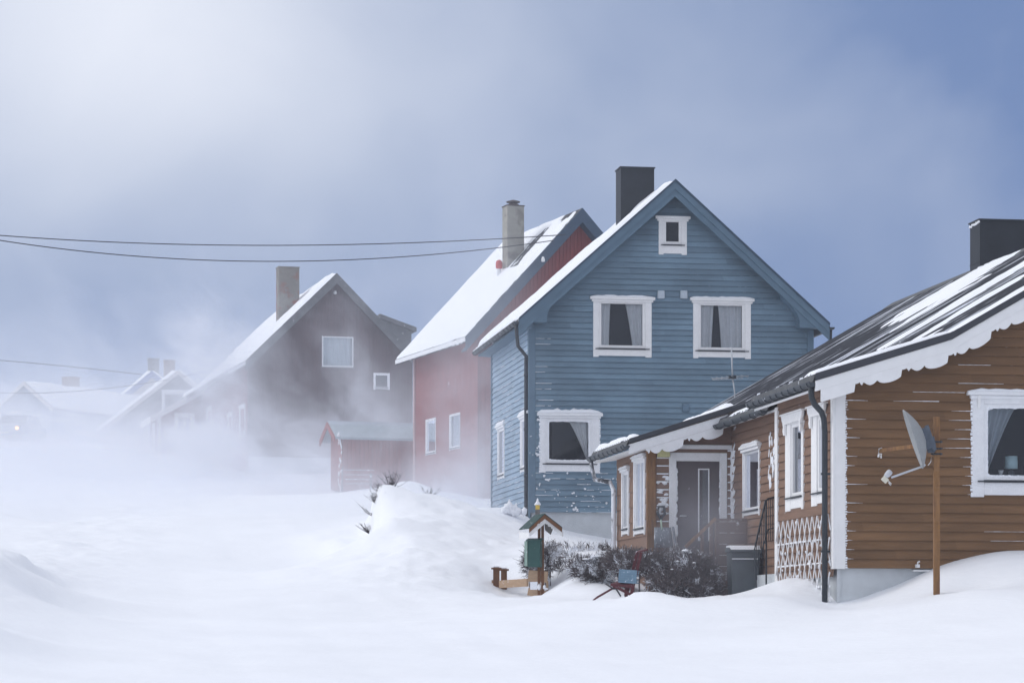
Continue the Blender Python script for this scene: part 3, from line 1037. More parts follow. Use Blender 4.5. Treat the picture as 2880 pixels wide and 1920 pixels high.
def scallops(line, drop, base, amp, per, s0):
    out = []
    s = 0.0
    for (u0, z0), (u1, z1) in zip(line, line[1:]):
        L = math.hypot(u1 - u0, z1 - z0)
        n = max(2, int(L / 0.018))
        for i in range(n):
            q = i / n
            ss = s + q * L
            u, z = u0 + (u1 - u0) * q, z0 + (z1 - z0) * q
            f = ((ss - s0) / per) % 1.0
            if ss < s0:
                d = base + amp
            elif f < 0.12:
                d = base + 0.10 * amp * math.sin(f / 0.12 * math.pi)
            elif f < 0.2:
                d = base + amp * 0.45 * math.sin((f - 0.12) / 0.08 * math.pi)
            elif f < 0.5:
                d = base + amp * (0.15 + 0.6 * math.sin((f - 0.2) / 0.3 * math.pi * 0.9))
            else:
                d = base + amp * (0.25 + 0.85 * math.sqrt(max(0, 1 - ((f - 0.78) / 0.29) ** 2)))
            out.append((u, z - drop - d))
        s += L
    out.append((line[-1][0], line[-1][1] - drop - base))
    return out


lowA = scallops([E_, K_, RG], 0.25, 0.065, 0.122, 0.75, 0.62)
lowA[0] = (E_[0] + 0.085, lowA[0][1])
lowA = [p for p in lowA if p[0] >= E_[0] + 0.085]
u_start = E_[0] + 0.085
top_line = [(u_start, E_[1] + sl * 0.085 - 0.252), (K_[0], K_[1] - 0.252), (RG[0], RG[1] - 0.252)]
zmin = E_[1] - 0.20 - 0.20
lowA = [(u, max(z, zmin) if u < 0.4 else z) for u, z in lowA]
MB().prism(top_line + lowA[::-1], VF - 0.022, VF).build('scalloped_board', white_m, brown)
ed = MB()
lineE = [(u, z + 0.012) for u, z in front]
ed.prism(lineE + offset_line(lineE, 0.105)[::-1], VF - 0.05, VF - 0.034)
ed.build('verge_trim', metal_plain, brown)
sf = MB()                                        # boarded soffits
sf.prism([(0.02, wall_line[0][1] - 0.02), (E_[0] + 0.02, E_[1] - 0.20), (E_[0] + 0.02, E_[1] - 0.24), (0.02, wall_line[0][1] - 0.07)], VF, BL + 0.05)
sf.prism([(-0.02, 3.60), (0.32, 3.72), (0.32, 3.67), (-0.02, 3.56)], BL + 0.06, 7.2)
sf.build('soffit', white_m, brown)
g = MB()
gutter(g, E_[0] - 0.03, E_[1] - 0.12, VF - 0.02, BL + 0.16)
gutter_brackets(g, E_[0] - 0.03, E_[1] - 0.12, VF, BL + 0.1, 0.36)
gutter(g, -0.15, 3.60, BL + 0.3, 7.0)
gutter_brackets(g, -0.15, 3.60, BL + 0.3, 6.9, 0.6)
gutter(g, PE[0] - 0.05, PE[1] - 0.10, 6.95, 10.4)
gutter_brackets(g, PE[0] - 0.05, PE[1] - 0.10, 7.0, 10.3, 0.42)
g.build('gutter', gutter_m, brown)
eb = MB()                                        # sheet edge above the gutters
eb.add([(E_[0], VF, E_[1] - 0.005), (E_[0], BL + 0.12, E_[1] - 0.005), (E_[0] - 0.03, BL + 0.12, E_[1] - 0.12), (E_[0] - 0.03, VF, E_[1] - 0.12)], [(0, 1, 2, 3)])
eb.add([(-0.102, BL + 0.13, 3.695), (-0.102, 7.0, 3.695), (-0.14, 7.0, 3.59), (-0.14, BL + 0.13, 3.59)], [(0, 1, 2, 3)])
eb.add([(PE[0] - 0.002, 7.0, PE[1] - 0.004), (PE[0] - 0.002, 10.4, PE[1] - 0.004), (PE[0] - 0.04, 10.4, PE[1] - 0.10), (PE[0] - 0.04, 7.0, PE[1] - 0.10)], [(0, 1, 2, 3)])
eb.build('eaves_flashing', grey_trim_m, brown)
dp = MB()
gv = VF + 0.12
dp.tube([(E_[0] - 0.03, gv, E_[1] - 0.13), (E_[0] - 0.02, gv, E_[1] - 0.32), (E_[0] + 0.03, gv + 0.03, E_[1] - 0.42), (-0.17, 0.10, 3.28), (-0.13, 0.12, 3.18), (-0.115, 0.12, 3.0), (-0.115, 0.12, 0.1)], 0.044, 12)
for zz in (2.35, 1.2):
    dp.box(-0.17, -0.01, 0.10, 0.14, zz, zz + 0.03)
dp.build('downpipe', metal_dark, brown)

# middle wall and porch
MU, PV = 0.2, 7.3
mv = [A.S(px, py, MU) for px, py in ((2093, 1266), (2140, 1262), (2093, 1456))]
m = MB()
ww = (mv[1][0], mv[0][0], mv[2][1], mv[0][1])
lap_wall(m, [(BL, 3.66), (PV, 3.66)], 0.84, 0.138, [(ww[0] + .03, ww[1] - .03, ww[2] + .03, ww[3] - .02)], TS(MU))
PU, PL = -1.30, 2.75
# porch door wall
dl, dz1 = A.F(1901, 1296, PV)
dr = A.F(2024, 1296, PV)[0]
dz0 = 1.35
lap_wall(m, [(PU, 3.30), (MU, 3.74)], 0.6, 0.138, [(dl - 0.02, dr + 0.02, 0.5, dz1 + 0.02)], TF(PV))
# porch side wall
pw = []
for pl, pr, pt, pb in ((1752, 1772, 1322, 1508), (1786, 1826, 1291, 1508)):
    v1, zt_ = A.S(pl, pt, PU)
    v0, _ = A.S(pr, pt, PU)
    v0 = max(v0, PV + 0.13)
    pw.append((v0, v1, A.S(pl, pb, PU)[1], zt_))
lap_wall(m, [(PV, 3.27), (PV + PL, 3.27)], 0.6, 0.276, [(a + .02, b - .02, c_ + .02, d - .02) for a, b, c_, d in pw], TS(PU), 0.016)
m.prism([(PU, 0.6), (MU, 0.6), (MU, 3.74), (PU, 3.30)], PV + PL, PV + PL + 0.03)
m.build('porch_wall', brown_side_m, brown)
cbp = MB()
cbp.box(PU - 0.02, PU + 0.12, PV - 0.05, PV, 0.6, 3.2)
cbp.box(PU + 0.12, PU + 0.14, PV - 0.04, PV, 0.6, 3.2)
cbp.build('corner_post', wood_m, brown)
window(brown, TS(MU), *ww, cas=0.09, head=0.05, cornice=0.12, sash=0.04, frame=white_frost_m, pane=pane_bright_m, snowcap=0.06)
for i, (a, b, c_, d) in enumerate(pw):
    window(brown, TS(PU), a, b, c_, d, cas=0.10, head=0.03, cornice=0.05, sash=0.03, frame=white_frost_m, pane=pane_bright_m, bars=(('v', 0.5, 0.03),), snowcap=0.03, curtains=((0, 1, 0, 1),), room=0.25)
# porch bargeboard
pl = [PE, (0.05, PE[1] + (0.05 - PE[0]) * sl)]
rake_board(pl, 0.08, 0.16, 6.96, 0.03).build('bargeboard', white_frost_m, brown)
lowP = scallops(pl, 0.24, 0.04, 0.135, 0.75, 0.25)
lowP = [(u, max(z, PE[1] - 0.40) if u < -1.0 else z) for u, z in lowP if u > PE[0] + 0.3]
MB().prism([(PE[0] + 0.3, PE[1] + 0.3 * sl - 0.242), (0.05, pl[1][1] - 0.242)] + lowP[::-1], 6.968, 6.99).build('scalloped_board', white_frost_m, brown)
ed = MB()
le = [(u, z + 0.02) for u, z in pl]
ed.prism(le + offset_line(le, 0.08)[::-1], 6.93, 6.955)
ed.build('verge_trim', metal_plain, brown)
sf = MB()
sf.prism([(PU + 0.02, 3.25), (PE[0] + 0.02, PE[1] - 0.17), (PE[0] + 0.02, PE[1] - 0.2), (PU + 0.02, 3.20)], 6.99, PV + PL + 0.2)
sf.build('soffit', white_m, brown)
# door
d = thing('door', None, None)
d.parent = brown
d = MB()
d.box(dl - 0.0, dr + 0.0, PV + 0.02, PV + 0.06, 1.0, dz1)
bpy.data.objects.remove(bpy.data.objects['door'])
door = d.build('door', door_m, brown)
gl, gzt = A.F(1967, 1317, PV)
gr = A.F(1992, 1317, PV)[0]
gzb = A.F(1967, 1520, PV)[1]
s = MB()
s.box(gl - 0.02, gl, PV - 0.002, PV + 0.02, gzb, gzt)
s.box(gr, gr + 0.02, PV - 0.002, PV + 0.02, gzb, gzt)
s.box(gl, gr, PV - 0.002, PV + 0.02, gzt - 0.02, gzt)
s.build('glazing_bead', white_frost_m, door)
s = MB()
s.quad((gl, PV + 0.012, gzb), (gr, PV + 0.012, gzb), (gr, PV + 0.012, gzt - 0.02), (gl, PV + 0.012, gzt - 0.02))
s.build('pane', pane_bright_m, door)
s = MB()
s.box(gl - 0.01, gl + 0.06, PV - 0.05, PV + 0.02, gzb, gzb + 0.05)
s.build('letter_plate', alu_m, door)
s = MB()
s.tube([(dl + 0.08, PV + 0.02, 2.05), (dl + 0.08, PV - 0.04, 2.05), (dl + 0.18, PV - 0.04, 2.05)], 0.012, 6)
s.build('handle', alu_m, door)
df = MB()
fl, fr_ = A.F(1881, 1272, PV)[0], A.F(2043, 1272, PV)[0]
fz = A.F(1881, 1272, PV)[1]
df.box(fl, dl, PV - 0.05, PV + 0.03, 1.0, fz)
df.box(dr, fr_, PV - 0.05, PV + 0.03, 1.0, fz)
df.box(dl, dr, PV - 0.047, PV + 0.03, dz1, fz)
df.box(fl - 0.05, fr_ + 0.2, PV - 0.07, PV, A.F(1881, 1262, PV)[1], A.F(1881, 1250, PV)[1])
df.build('door_frame', white_frost_m, brown, bevel=0.008, seg=1)
# rime on the door frame and clinging snow in the corner of the porch
fs = MB()
for i in range(60):
    t = random.random()
    fs.blob((dl + random.uniform(-0.01, 0.015), PV - 0.03, 1.4 + t * (dz1 - 1.4)), 0.018, 0.02, 0.045, 0.4)
    fs.blob((dr - random.uniform(-0.02, 0.008), PV - 0.03, 1.4 + t * (dz1 - 1.4)), 0.015, 0.02, 0.045, 0.4)
for k in range(22):
    zk = 1.4 + 0.138 * k
    if zk < 3.2:
        fs.box(fr_ + 0.02, MU - 0.01, PV - 0.03, PV, zk - 0.01, zk + 0.012)
        fs.box(PU + 0.16, fl - 0.01, PV - 0.03, PV, zk - 0.008, zk + 0.012)
for i in range(70):
    vv = PV - abs(random.gauss(0, 0.12))
    fs.blob((MU - 0.01, vv, random.uniform(1.7, 3.2)), 0.02, random.uniform(0.03, 0.08), random.uniform(0.05, 0.14), 0.4)
for i in range(40):
    fs.blob((MU - 0.015, random.gauss(BL + 0.9, 0.22), 2.9 + random.gauss(0, 0.16)), 0.015, random.uniform(0.02, 0.06), random.uniform(0.04, 0.16), 0.4)
for i in range(24):
    fs.blob((fl - random.uniform(0.02, 0.20), PV - 0.02, random.uniform(2.0, 2.75)), 0.05, 0.015, 0.03, 0.4)
fs.build('clinging_snow', snow_m, brown)
lx, lz = A.F(1850, 1284, PV - 0.1)
lx2, lz2 = A.F(1883, 1265, PV - 0.1)
pl_ = MB()
pl_.prism([(lx, lz), (lx2, lz), (lx2 - 0.005, lz2), (lx + 0.015, lz2)], PV - 0.16, PV - 0.03)
porch_lamp = pl_.build('porch_lamp', paleyellow_m, brown, bevel=0.01)
MB().box(lx - 0.02, lx2 + 0.01, PV - 0.17, PV - 0.02, lz2 + 0.002, lz2 + 0.03).build('cover', metal_dark, porch_lamp)
pd = MB()
gx = PE[0] - 0.05
pd.tube([(gx, 10.3, PE[1] - 0.13), (gx + 0.02, 10.3, PE[1] - 0.30), (gx + 0.07, 10.25, PE[1] - 0.50), (PU - 0.14, 10.05, PE[1] - 0.56), (PU - 0.09, 9.95, PE[1] - 0.70), (PU - 0.09, 9.95, 0.7)], 0.042, 10)
pd.build('downpipe', pipe_snow_m, brown)

# chimney
cu, cz = A.F(2756, 757, 12.3)
ctop = A.F(2756, 615, 12.3)[1]
cw = 1.25
ch = MB()
ch.box(cu, cu + cw, 12.3, 12.9, 6.2, ctop - 0.03)
ch.box(cu - 0.012, cu + cw + 0.012, 12.29, 12.91, ctop - 0.40 - 0.45, ctop - 0.39 - 0.45)
chim = ch.build('chimney', black_m, roofA)
c2 = MB()
c2.box(cu - 0.03, cu + cw + 0.03, 12.27, 12.93, ctop - 0.03, ctop)
c2.build('cap', metal_dark, chim)
c3 = MB()
for i in range(14):
    c3.blob((cu - 0.012, 12.3 + random.random() * 0.6, ctop - 0.05 - random.random() * 0.04), 0.015, 0.05, 0.03, 0.3)
    c3.blob((cu + random.random() * 0.7, 12.2, cz - 0.02 + random.random() * 0.1), 0.12, 0.12, 0.09, 0.25)
c3.build('snow', snow_m, chim)

# things inside and outside the window
lamp_u, lamp_z = A.F(2844, 1318, 0.25)
lamp = thing('table_lamp', 'table lamp with pale teal drum shade on the brown house window sill', 'lamp', A.P + Vector((lamp_u * A.u[0] + 0.25 * A.v[0], lamp_u * A.u[1] + 0.25 * A.v[1], lamp_z)), A.a)
MB().lathe([(0.098, 0.0), (0.092, 0.19), (0.088, 0.19), (0.094, 0.0)], 28).build('lamp_shade', shade_m, lamp)
MB().lathe([(0.05, -0.15), (0.045, -0.04), (0.012, -0.02), (0.01, 0.05)], 16).build('base', mat('lamp_base_grey', (0.09, 0.1, 0.11), 0.4), lamp)
bu, bz = A.F(2815, 1336, 0.2)
bowl = MB().lathe([(0.012, 0.0), (0.03, 0.03), (0.042, 0.075), (0.038, 0.075), (0.02, 0.03)], 18).build('bowl', white_m, None, A.P + Vector((bu * A.u[0] + 0.2 * A.v[0], bu * A.u[1] + 0.2 * A.v[1], bz)))
tag(bowl, 'small white footed bowl on the window sill left of the table lamp', 'bowl')
# inner sill they stand on
isl = MB()
isl.box(gx0 - 0.05, gx1 + 0.05, 0.07, 0.45, bz - 0.03, bz)
isl.build('inner_sill', white_m, winF)

# ================================================================= SATELLITE DISH
pc = at(2634, 1690, 37.6)
dish = thing('satellite_dish', 'grey satellite dish on a brown wooden pole in front of the brown house', 'satellite dish', pc, 0)
DP = lambda px, py, dy=0.0: at(px, py, 37.6 + dy) - pc
m = MB()
m.bar(DP(2634, 1740), DP(2634, 1172), 0.082, 0.082)
m.build('pole', wood_m, dish)
m = MB()
m.bar(DP(2634, 1247, 0.05), at(2478, 1266, 39.2) - pc, 0.03, 0.055)
m.build('brace', wood_m, dish)
m = MB()
for yy in (1242, 1261, 1276):
    m.tube([DP(2618, yy, -0.055), DP(2650, yy, -0.055)], 0.012, 6)
    m.tube([DP(2634, yy, -0.06), DP(2650, yy, -0.02)], 0.012, 6)
    m.blob(DP(2646, yy, -0.06), 0.022, 0.02, 0.018, 0.1)
m.build('clamp_bolt', metal_dark, dish)
# reflector: its rim plane runs from (2545,1152) to (2600,1315), opening to the left
ct = DP(2572, 1233, -0.10)
ax_long = (DP(2600, 1315) - DP(2545, 1152)).normalized()
nrm = Vector((-ax_long.z * -1, 0, ax_long.x)).normalized()
nrm = Vector((ax_long.z, -0.10, -ax_long.x)).normalized()
if nrm.x > 0:
    nrm = -nrm
nrm = (nrm + Vector((0, 0.20, 0))).normalized()
sidev = ax_long.cross(nrm).normalized()
Md = Matrix((sidev, ax_long, nrm)).transposed()
Rm = 0.43
prof_o = [(0.0001, -0.145), (0.12, -0.135), (0.22, -0.105), (0.31, -0.062), (0.38, -0.022), (0.425, 0.012), (0.436, 0.016), (0.436, 0.028), (0.42, 0.026), (0.375, -0.006), (0.30, -0.05), (0.2, -0.09), (0.1, -0.118), (0.0001, -0.128)]
m = MB().lathe(prof_o, 48, ct, Md)
m.build('reflector', dish_m, dish)
m = MB()
for (a0, a1, sz) in ((-0.05, 0.05, 0.014),):
    pass
bk = lambda x, y, z: tuple(ct + Md @ Vector((x, y, z)))
m.box(-0.09, 0.09, -0.10, 0.20, -0.19, -0.10, bk)
m.prism([(-0.09, -0.12), (0.09, -0.12), (0.06, 0.24), (-0.06, 0.24)], -0.24, -0.19, 'z', bk)
m.bar(ct + Md @ Vector((0, 0.06, -0.2)), DP(2622, 1268, -0.03), 0.10, 0.11)
m.build('mount', dishback_m, dish)
m = MB()                                          # printed mark on the back of the reflector: a small ring between two strokes
for k in range(10):
    t0, t1 = 2 * math.pi * k / 10, 2 * math.pi * (k + 1) / 10
    f0 = lambda t, r_=0.03: bk(0.0 + 0.30 * 0, -0.20 + r_ * math.cos(t), -0.118) 
lst = []
cc = ct + Md @ Vector((0.245, -0.13, -0.085))
tg = Md @ Vector((0.13, -0.07, 0)).normalized()
rd = (Md @ Vector((0.88, -0.47, 0.42))).normalized()
e2 = rd.cross(ax_long).normalized()
e1 = ax_long
off = rd * 0.012
for k in range(14):
    t0, t1 = 2 * math.pi * k / 14, 2 * math.pi * (k + 1) / 14
    m.bar(cc + off + 0.028 * (math.cos(t0) * e1 + math.sin(t0) * e2), cc + off + 0.028 * (math.cos(t1) * e1 + math.sin(t1) * e2), 0.006, 0.003)
m.bar(cc + off - 0.045 * e1 - 0.025 * e2, cc + off - 0.045 * e1 + 0.025 * e2, 0.007, 0.003)
m.bar(cc + off + 0.045 * e1 - 0.02 * e2, cc + off + 0.075 * e1 + 0.0 * e2, 0.005, 0.003)
m.bar(cc + off - 0.012 * e1 - 0.01 * e2, cc + off + 0.012 * e1 + 0.01 * e2, 0.006, 0.003)
m.build('maker_mark', dishback_m, dish)
m = MB()
m.bar(DP(2600, 1309, -0.12), DP(2507, 1342, -0.20), 0.022, 0.028)
m.bar(DP(2592, 1312, -0.12), DP(2602, 1305, -0.12), 0.03, 0.034)
m.build('feed_arm', alu_m, dish)
lp = DP(2497, 1334, -0.2)
dirL = (DP(2478, 1352, -0.2) - DP(2500, 1328, -0.2)).normalized()
m = MB()
Ml = Vector((0, 0, 1)).rotation_difference(-dirL).to_matrix()
m.lathe([(0.03, -0.06), (0.042, -0.02), (0.044, 0.03), (0.034, 0.055), (0.001, 0.062)], 20, lp + Vector((0.005, 0, 0.01)), Ml)
m.build('feed_horn', alu_m, dish)
m = MB()
q = DP(2489, 1348, -0.2)
ax = dirL
ay = Vector((-ax.z, 0, ax.x))
qb = lambda x, y, z: tuple(q + ax * x + ay * y + Vector((0, z, 0)))
m.box(-0.035, 0.035, -0.045, 0.045, -0.03, 0.03, qb)
m.build('converter_box', lnb_m, dish, bevel=0.006)
m = MB()
m.tube([DP(2499, 1352, -0.2), DP(2507, 1360, -0.2), DP(2505, 1364, -0.2), DP(2499, 1356, -0.2)], 0.006, 6)
m.tube([DP(2610, 1308, -0.1), DP(2618, 1298, -0.1), DP(2619, 1285, -0.08)], 0.005, 6)
m.build_each('cable_loop', white_m, dish)
m = MB()
hk = at(2474, 1268, 39.2)
hk0 = at(2474, 1290, 39.2)
m = MB()
m.tube([at(2480, 1259, 39.3), at(2472, 1262, 39.15), at(2471, 1275, 39.15), at(2480, 1276, 39.3)], 0.008, 6)
m.tube([at(2472, 1276, 39.2), at(2470, 1285, 39.2)], 0.015, 6)
m.tube([at(2478, 1276, 39.2), at(2478, 1288, 39.2)], 0.010, 6)
o = m.build('wall_hook', white_m)
o.parent = brown
o.matrix_parent_inverse = (Matrix.Translation(A.P) @ Matrix.Rotation(A.a, 4, 'Z')).inverted()

# ================================================================= TV ANTENNA
ab = A.P + Vector((2.75 * A.u[0] + 17.2 * A.v[0], 2.75 * A.u[1] + 17.2 * A.v[1], 4.9))
aY = ab.y
ant = thing('roof_antenna', 'thin television aerial on a mast standing on the far end of the brown house roof', 'antenna', ab)
AP = lambda px, py, dy=0: at(px, py, aY + dy) - ab
m = MB()
m.tube([AP(2067, 1150), AP(2066, 1100), AP(2061, 1066)], 0.014, 6)
m.tube([AP(2061, 1075), AP(2057, 975)], 0.016, 6)
m.build('mast', alu_m, ant)
m = MB()
m.tube([AP(2003, 1065, -0.3), AP(2105, 1057, 0.3)], 0.012, 6)
m.tube([AP(2004, 1068, 0.2), AP(2090, 1064, 0.2)], 0.006, 5)
for k in range(7):
    p = AP(2010 + 14 * k, 1064.5 - 1.1 * k, -0.3 + 0.09 * k)
    m.tube([p + Vector((-0.10, -0.28, 0)), p + Vector((0.10, 0.28, 0))], 0.005, 5)
m.build('boom', alu_m, ant)
m = MB()
m.box(-0.06, 0.10, -0.05, 0.05, -0.03, 0.03, lambda x, y, z: tuple(AP(2057, 1060) + Vector((x, y, z))))
m.build('junction_box', metal_dark, ant)

# ================================================================= BLUE HOUSE
B = Frame(1491, 65.8, 8.87, 0.0)
blue = thing('wooden_house', 'tall blue lap-sided house with white framed curtained windows and a black chimney', 'house', B.P, B.a)
bL, bAp, bR = (-0.349, 7.70), (3.572, 11.194), (7.511, 7.71)
WB, LB = 7.178, 6.33
FB = 2.99
sB = (bAp[1] - bL[1]) / (bAp[0] - bL[0])
line_B = [(0.0, bL[1] + 0.349 * sB - 0.10), (bAp[0], bAp[1] - 0.12), (WB, bR[1] + (bR[0] - WB) * sB - 0.10)]
wins = []
for l, r, t, b, g, cur, cap, ft in (
        (1668, 1832, 842, 1003, (1691, 1807, 853, 972), ((0.0, 0.24, 0.0, 0.20), (0.60, 1.0, 0.78, 1.0)), 0.05, False),
        (1949, 2111, 846, 1007, (1971, 2087, 858, 978), ((0.0, 0.34, 0.0, 0.28), (0.44, 1.0, 0.52, 1.0)), 0.05, False),
        (1519, 1685, 1169, 1328, (1542, 1657, 1183, 1295), ((0.50, 1.0, 0.98, 1.0),), 0.11, True),
        (1852, 1931, 616, 716, (1873, 1909, 624, 680), (), 0.0, False)):
    x0, z1 = B.F(l, t)
    x1 = B.F(r, t)[0]
    z0 = B.F(l, b)[1]
    g0, gt = B.F(g[0], g[2])
    g1, gb = B.F(g[1], g[3])
    wins.append((x0, x1, z0, z1, (g0, g1, gb, gt), cur, cap, ft))
m = MB()
hB = [(w[0] + .03, w[1] - .03, w[2] + .04, w[3] - .02) for w in wins]
lap_wall(m, line_B, FB, 0.138, hB, TF(), 0.03)
m.box(WB - 0.02, WB, 0.0, LB, FB, 7.5)
m.prism([(0.0, FB), (WB, FB)] + line_B[::-1], LB, LB + 0.03)
m.build('wall', blue_m, blue)
for w in wins:
    window(blue, TF(), *w[:4], cas=0.11, head=0.07, cornice=0.15, sash=0.07, glass_rect=w[4], curtains=w[5], snowcap=w[6], frost=w[7], frame=white_frost_m if w[7] else white_m)
m = MB()
bs = []
for pl_x, pr_x, pt, pb in ((1402, 1421, 1204, 1352), (1466, 1497, 1174, 1332)):
    v1, zt_ = B.S(pl_x, pt)
    v0, _ = B.S(pr_x, pt)
    v0 = max(v0, 0.15)
    bs.append((v0, v1, B.S(pl_x, pb)[1], zt_))
lap_wall(m, [(0.0, 7.62), (LB, 7.62)], FB - 0.4, 0.138, [(a + .03, b - .03, c_ + .03, d - .02) for a, b, c_, d in bs], TS(), 0.03)
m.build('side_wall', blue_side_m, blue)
for a, b, c_, d in bs:
    window(blue, TS(), a, b, c_, d, cas=0.12, head=0.06, cornice=0.2, sash=0.06, frame=white_frost_m, pane=pane_bright_m, snowcap=0.08)
m = MB()
m.box(0.0, 0.125, -0.045, 0.0, FB - 0.01, line_B[0][1])
m.box(-0.045, 0.0, -0.045, 0.13, FB - 0.4, line_B[0][1])
m.box(WB - 0.14, WB + 0.02, -0.045, 0.0, FB - 0.01, 7.6)
m.box(-0.045, 0.0, LB - 0.10, LB + 0.02, FB - 0.4, 7.6)
m.build_each('corner_board', blue_trim_m, blue)
m = MB()
m.box(0.04, WB - 0.04, 0.05, LB, 1.2, FB)
m.build('foundation', concrete_m, blue)
# roof
lineBr = [bL, bAp, bR]
m = slab(lineBr, 0.13, -0.36, LB + 0.55)
roofB = m.build('roof', old_roof_m, blue)
m = snow_sheet(bL, bAp, -0.33, LB + 0.5, 0.10, 70, 70, None, edge=0.15)
m2 = snow_sheet(bR, bAp, -0.33, LB + 0.5, 0.03, 40, 40, lambda t, v: 0.15 + 0.5 * fbm(t * 4, v * 2, 3))
m.add(m2.v, m2.f, True)
m.build('roof_snow', snow_m, roofB)
for nm, drop, dep, v_, th in (('bargeboard', 0.02, 0.20, -0.42, 0.05), ('bargeboard', 0.20, 0.20, -0.39, 0.04)):
    up_ = [(u, z) for u, z in offset_line(lineBr, drop)]
    lo_ = [(u, z) for u, z in offset_line(lineBr, drop + dep)]
    rake_board(lineBr, drop, dep, v_, th).build(nm, blue_trim_m, blue)
ed = MB()
le = [(u, z + 0.03) for u, z in lineBr]
ed.prism(le + offset_line(le, 0.055)[::-1], -0.45, -0.424)
ed.build('verge_trim', slate_trim_m, blue)
# boxed soffit with curved return at each eave end
for sx, base_u, eave in ((1, 0.0, bL), (-1, WB, bR)):
    pts = [(eave[0] + sx * 0.05, eave[1] - 0.10)]
    zb_ = B.F(1520, 906, -0.3)[1] if sx > 0 else B.F(2290, 922, -0.3)[1]
    uin = base_u + sx * (0.36 if sx > 0 else 0.42)
    pts = [(eave[0] + sx * 0.06, eave[1] - 0.12), (eave[0] + sx * 0.10, zb_), (uin, zb_)]
    for k in range(1, 9):
        t = k / 8
        pts.append((uin + sx * (0.0 + 0.42 * t ** 2.0), zb_ + 0.08 + 0.62 * t))
    ue = pts[-1][0]
    pts.append((ue + sx * 0.02, eave[1] + abs(ue - eave[0]) * sB - 0.20))
    MB().prism(pts, -0.36, -0.02).build('eave_return', blue_trim_m, blue)
sf = MB()
sf.prism([(0.0, 7.62), (bL[0] + 0.03, bL[1] - 0.13), (bL[0] + 0.03, bL[1] - 0.18), (0.0, 7.5)], -0.3, LB + 0.5)
sf.build('soffit', blue_trim_m, blue)
g = MB()
gutter(g, bL[0] - 0.06, bL[1] - 0.08, -0.45, LB + 0.55, 0.07)
gutter_brackets(g, bL[0] - 0.06, bL[1] - 0.08, -0.4, LB + 0.5, 0.5, 0.08)
g.build('gutter', gutter_m, blue)
g = MB()
gutter(g, bR[0] + 0.05, bR[1] - 0.08, -0.45, LB + 0.5, 0.07)
g.build('gutter', gutter_m, blue)
ic = MB()
v = -0.35
while v < LB + 0.5:                               # ice hanging in the gutter
    ic.blob((bL[0] - 0.09, v, bL[1] - 0.05), 0.04, 0.10, random.uniform(0.03, 0.09), 0.3)
    v += 0.26
ic.build('gutter_snow', snow_m, blue)
dp = MB()
u0 = bL[0] - 0.06
sv = lambda px, py, uu: (uu, B.S(px, py, uu)[0], B.S(px, py, uu)[1])
dp.tube([(u0, -0.36, bL[1] - 0.13), (u0 + 0.03, -0.34, bL[1] - 0.45), (u0 + 0.06, -0.30, bL[1] - 0.66), (-0.09, 0.08, bL[1] - 0.86), (-0.09, 0.10, bL[1] - 1.0), (-0.09, 0.10, 2.2)], 0.045, 10)
for zz in (6.35, 5.0, 3.85, 3.05):
    dp.tube([(-0.09, 0.10, zz), (-0.09, 0.10, zz + 0.07)], 0.056, 10)
dp.build('downpipe', metal_dark, blue)
dp = MB()
ur = bR[0] + 0.05
dp.tube([(ur, -0.3, bR[1] - 0.12), (ur, -0.3, bR[1] - 0.40), (WB + 0.10, 0.1, bR[1] - 0.62), (WB + 0.09, 0.1, 3.0)], 0.045, 10)
dp.build('downpipe', metal_dark, blue)
cu0, ct0 = B.F(1746, 468, 1.4)
cu1 = B.F(1840, 468, 1.4)[0]
m = MB()
m.box(cu0, cu1, 1.4, 2.05, 9.3, ct0 - 0.03)
chB = m.build('chimney', black_m, roofB)
MB().box(cu0 - 0.025, cu1 + 0.025, 1.375, 2.075, ct0 - 0.03, ct0).build('cap', metal_dark, chB)
for px, py in ((1858, 829), (1922, 829), (1928, 1146)):
    x, z = B.F(px, py)
    MB().prism([(x - 0.09, z - 0.10), (x + 0.09, z - 0.10), (x + 0.085, z + 0.10), (x - 0.085, z + 0.10)], -0.09, 0.0).build('vent', blue_trim_m if py > 1000 else greyvent_m, blue, bevel=0.02)
# snow plastered on the lower front wall and along ledges
fs = MB()
segs = []
for k in range(0, 13):
    zk = FB + 0.138 * k
    dens = 1.0 if k < 8 else 0.5
    x = 0.13
    while x < (2.35 if k < 8 else 1.2):
        L = random.uniform(0.08, 0.6)
        if random.random() < 0.55 * dens:
            segs.append((x, min(x + L, 2.4), zk))
        x += L + random.uniform(0.02, 0.25)
for k in range(14, 32):
    if random.random() < 0.5:
        segs.append((0.13, 0.13 + random.uniform(0.1, 0.7), FB + 0.138 * k))
w3 = wins[2]
segs = [s_ for s_ in segs if not (w3[2] < s_[2] < w3[3] and s_[1] > w3[0] and s_[0] < w3[1])]
ledge_snow(fs, TF(), segs, 0.034, 0.014)
for i in range(60):
    x, z = random.uniform(-0.0, 2.5), FB + abs(random.gauss(0, 0.75))
    if z > FB + 2.6 or (w3[2] < z < w3[3] and w3[0] + 0.05 < x < w3[1]):
        continue
    s_ = random.uniform(0.006, 0.024)
    fs.blob((x, -0.03, z), s_ * random.uniform(0.8, 2), 0.015, s_ * random.uniform(0.6, 1.6), 0.35)
for px, py in ((1495, 1229), (1510, 1275), (1497, 1273), (1538, 1350), (1622, 1430), (1497, 1335), (1515, 1178), (1516, 1255)):
    x, z = B.F(px, py)
    for i in range(5):
        fs.blob((x + random.gauss(0, 0.03), -0.03, z + random.gauss(0, 0.03)), 0.028, 0.016, 0.03, 0.4)
sg = []
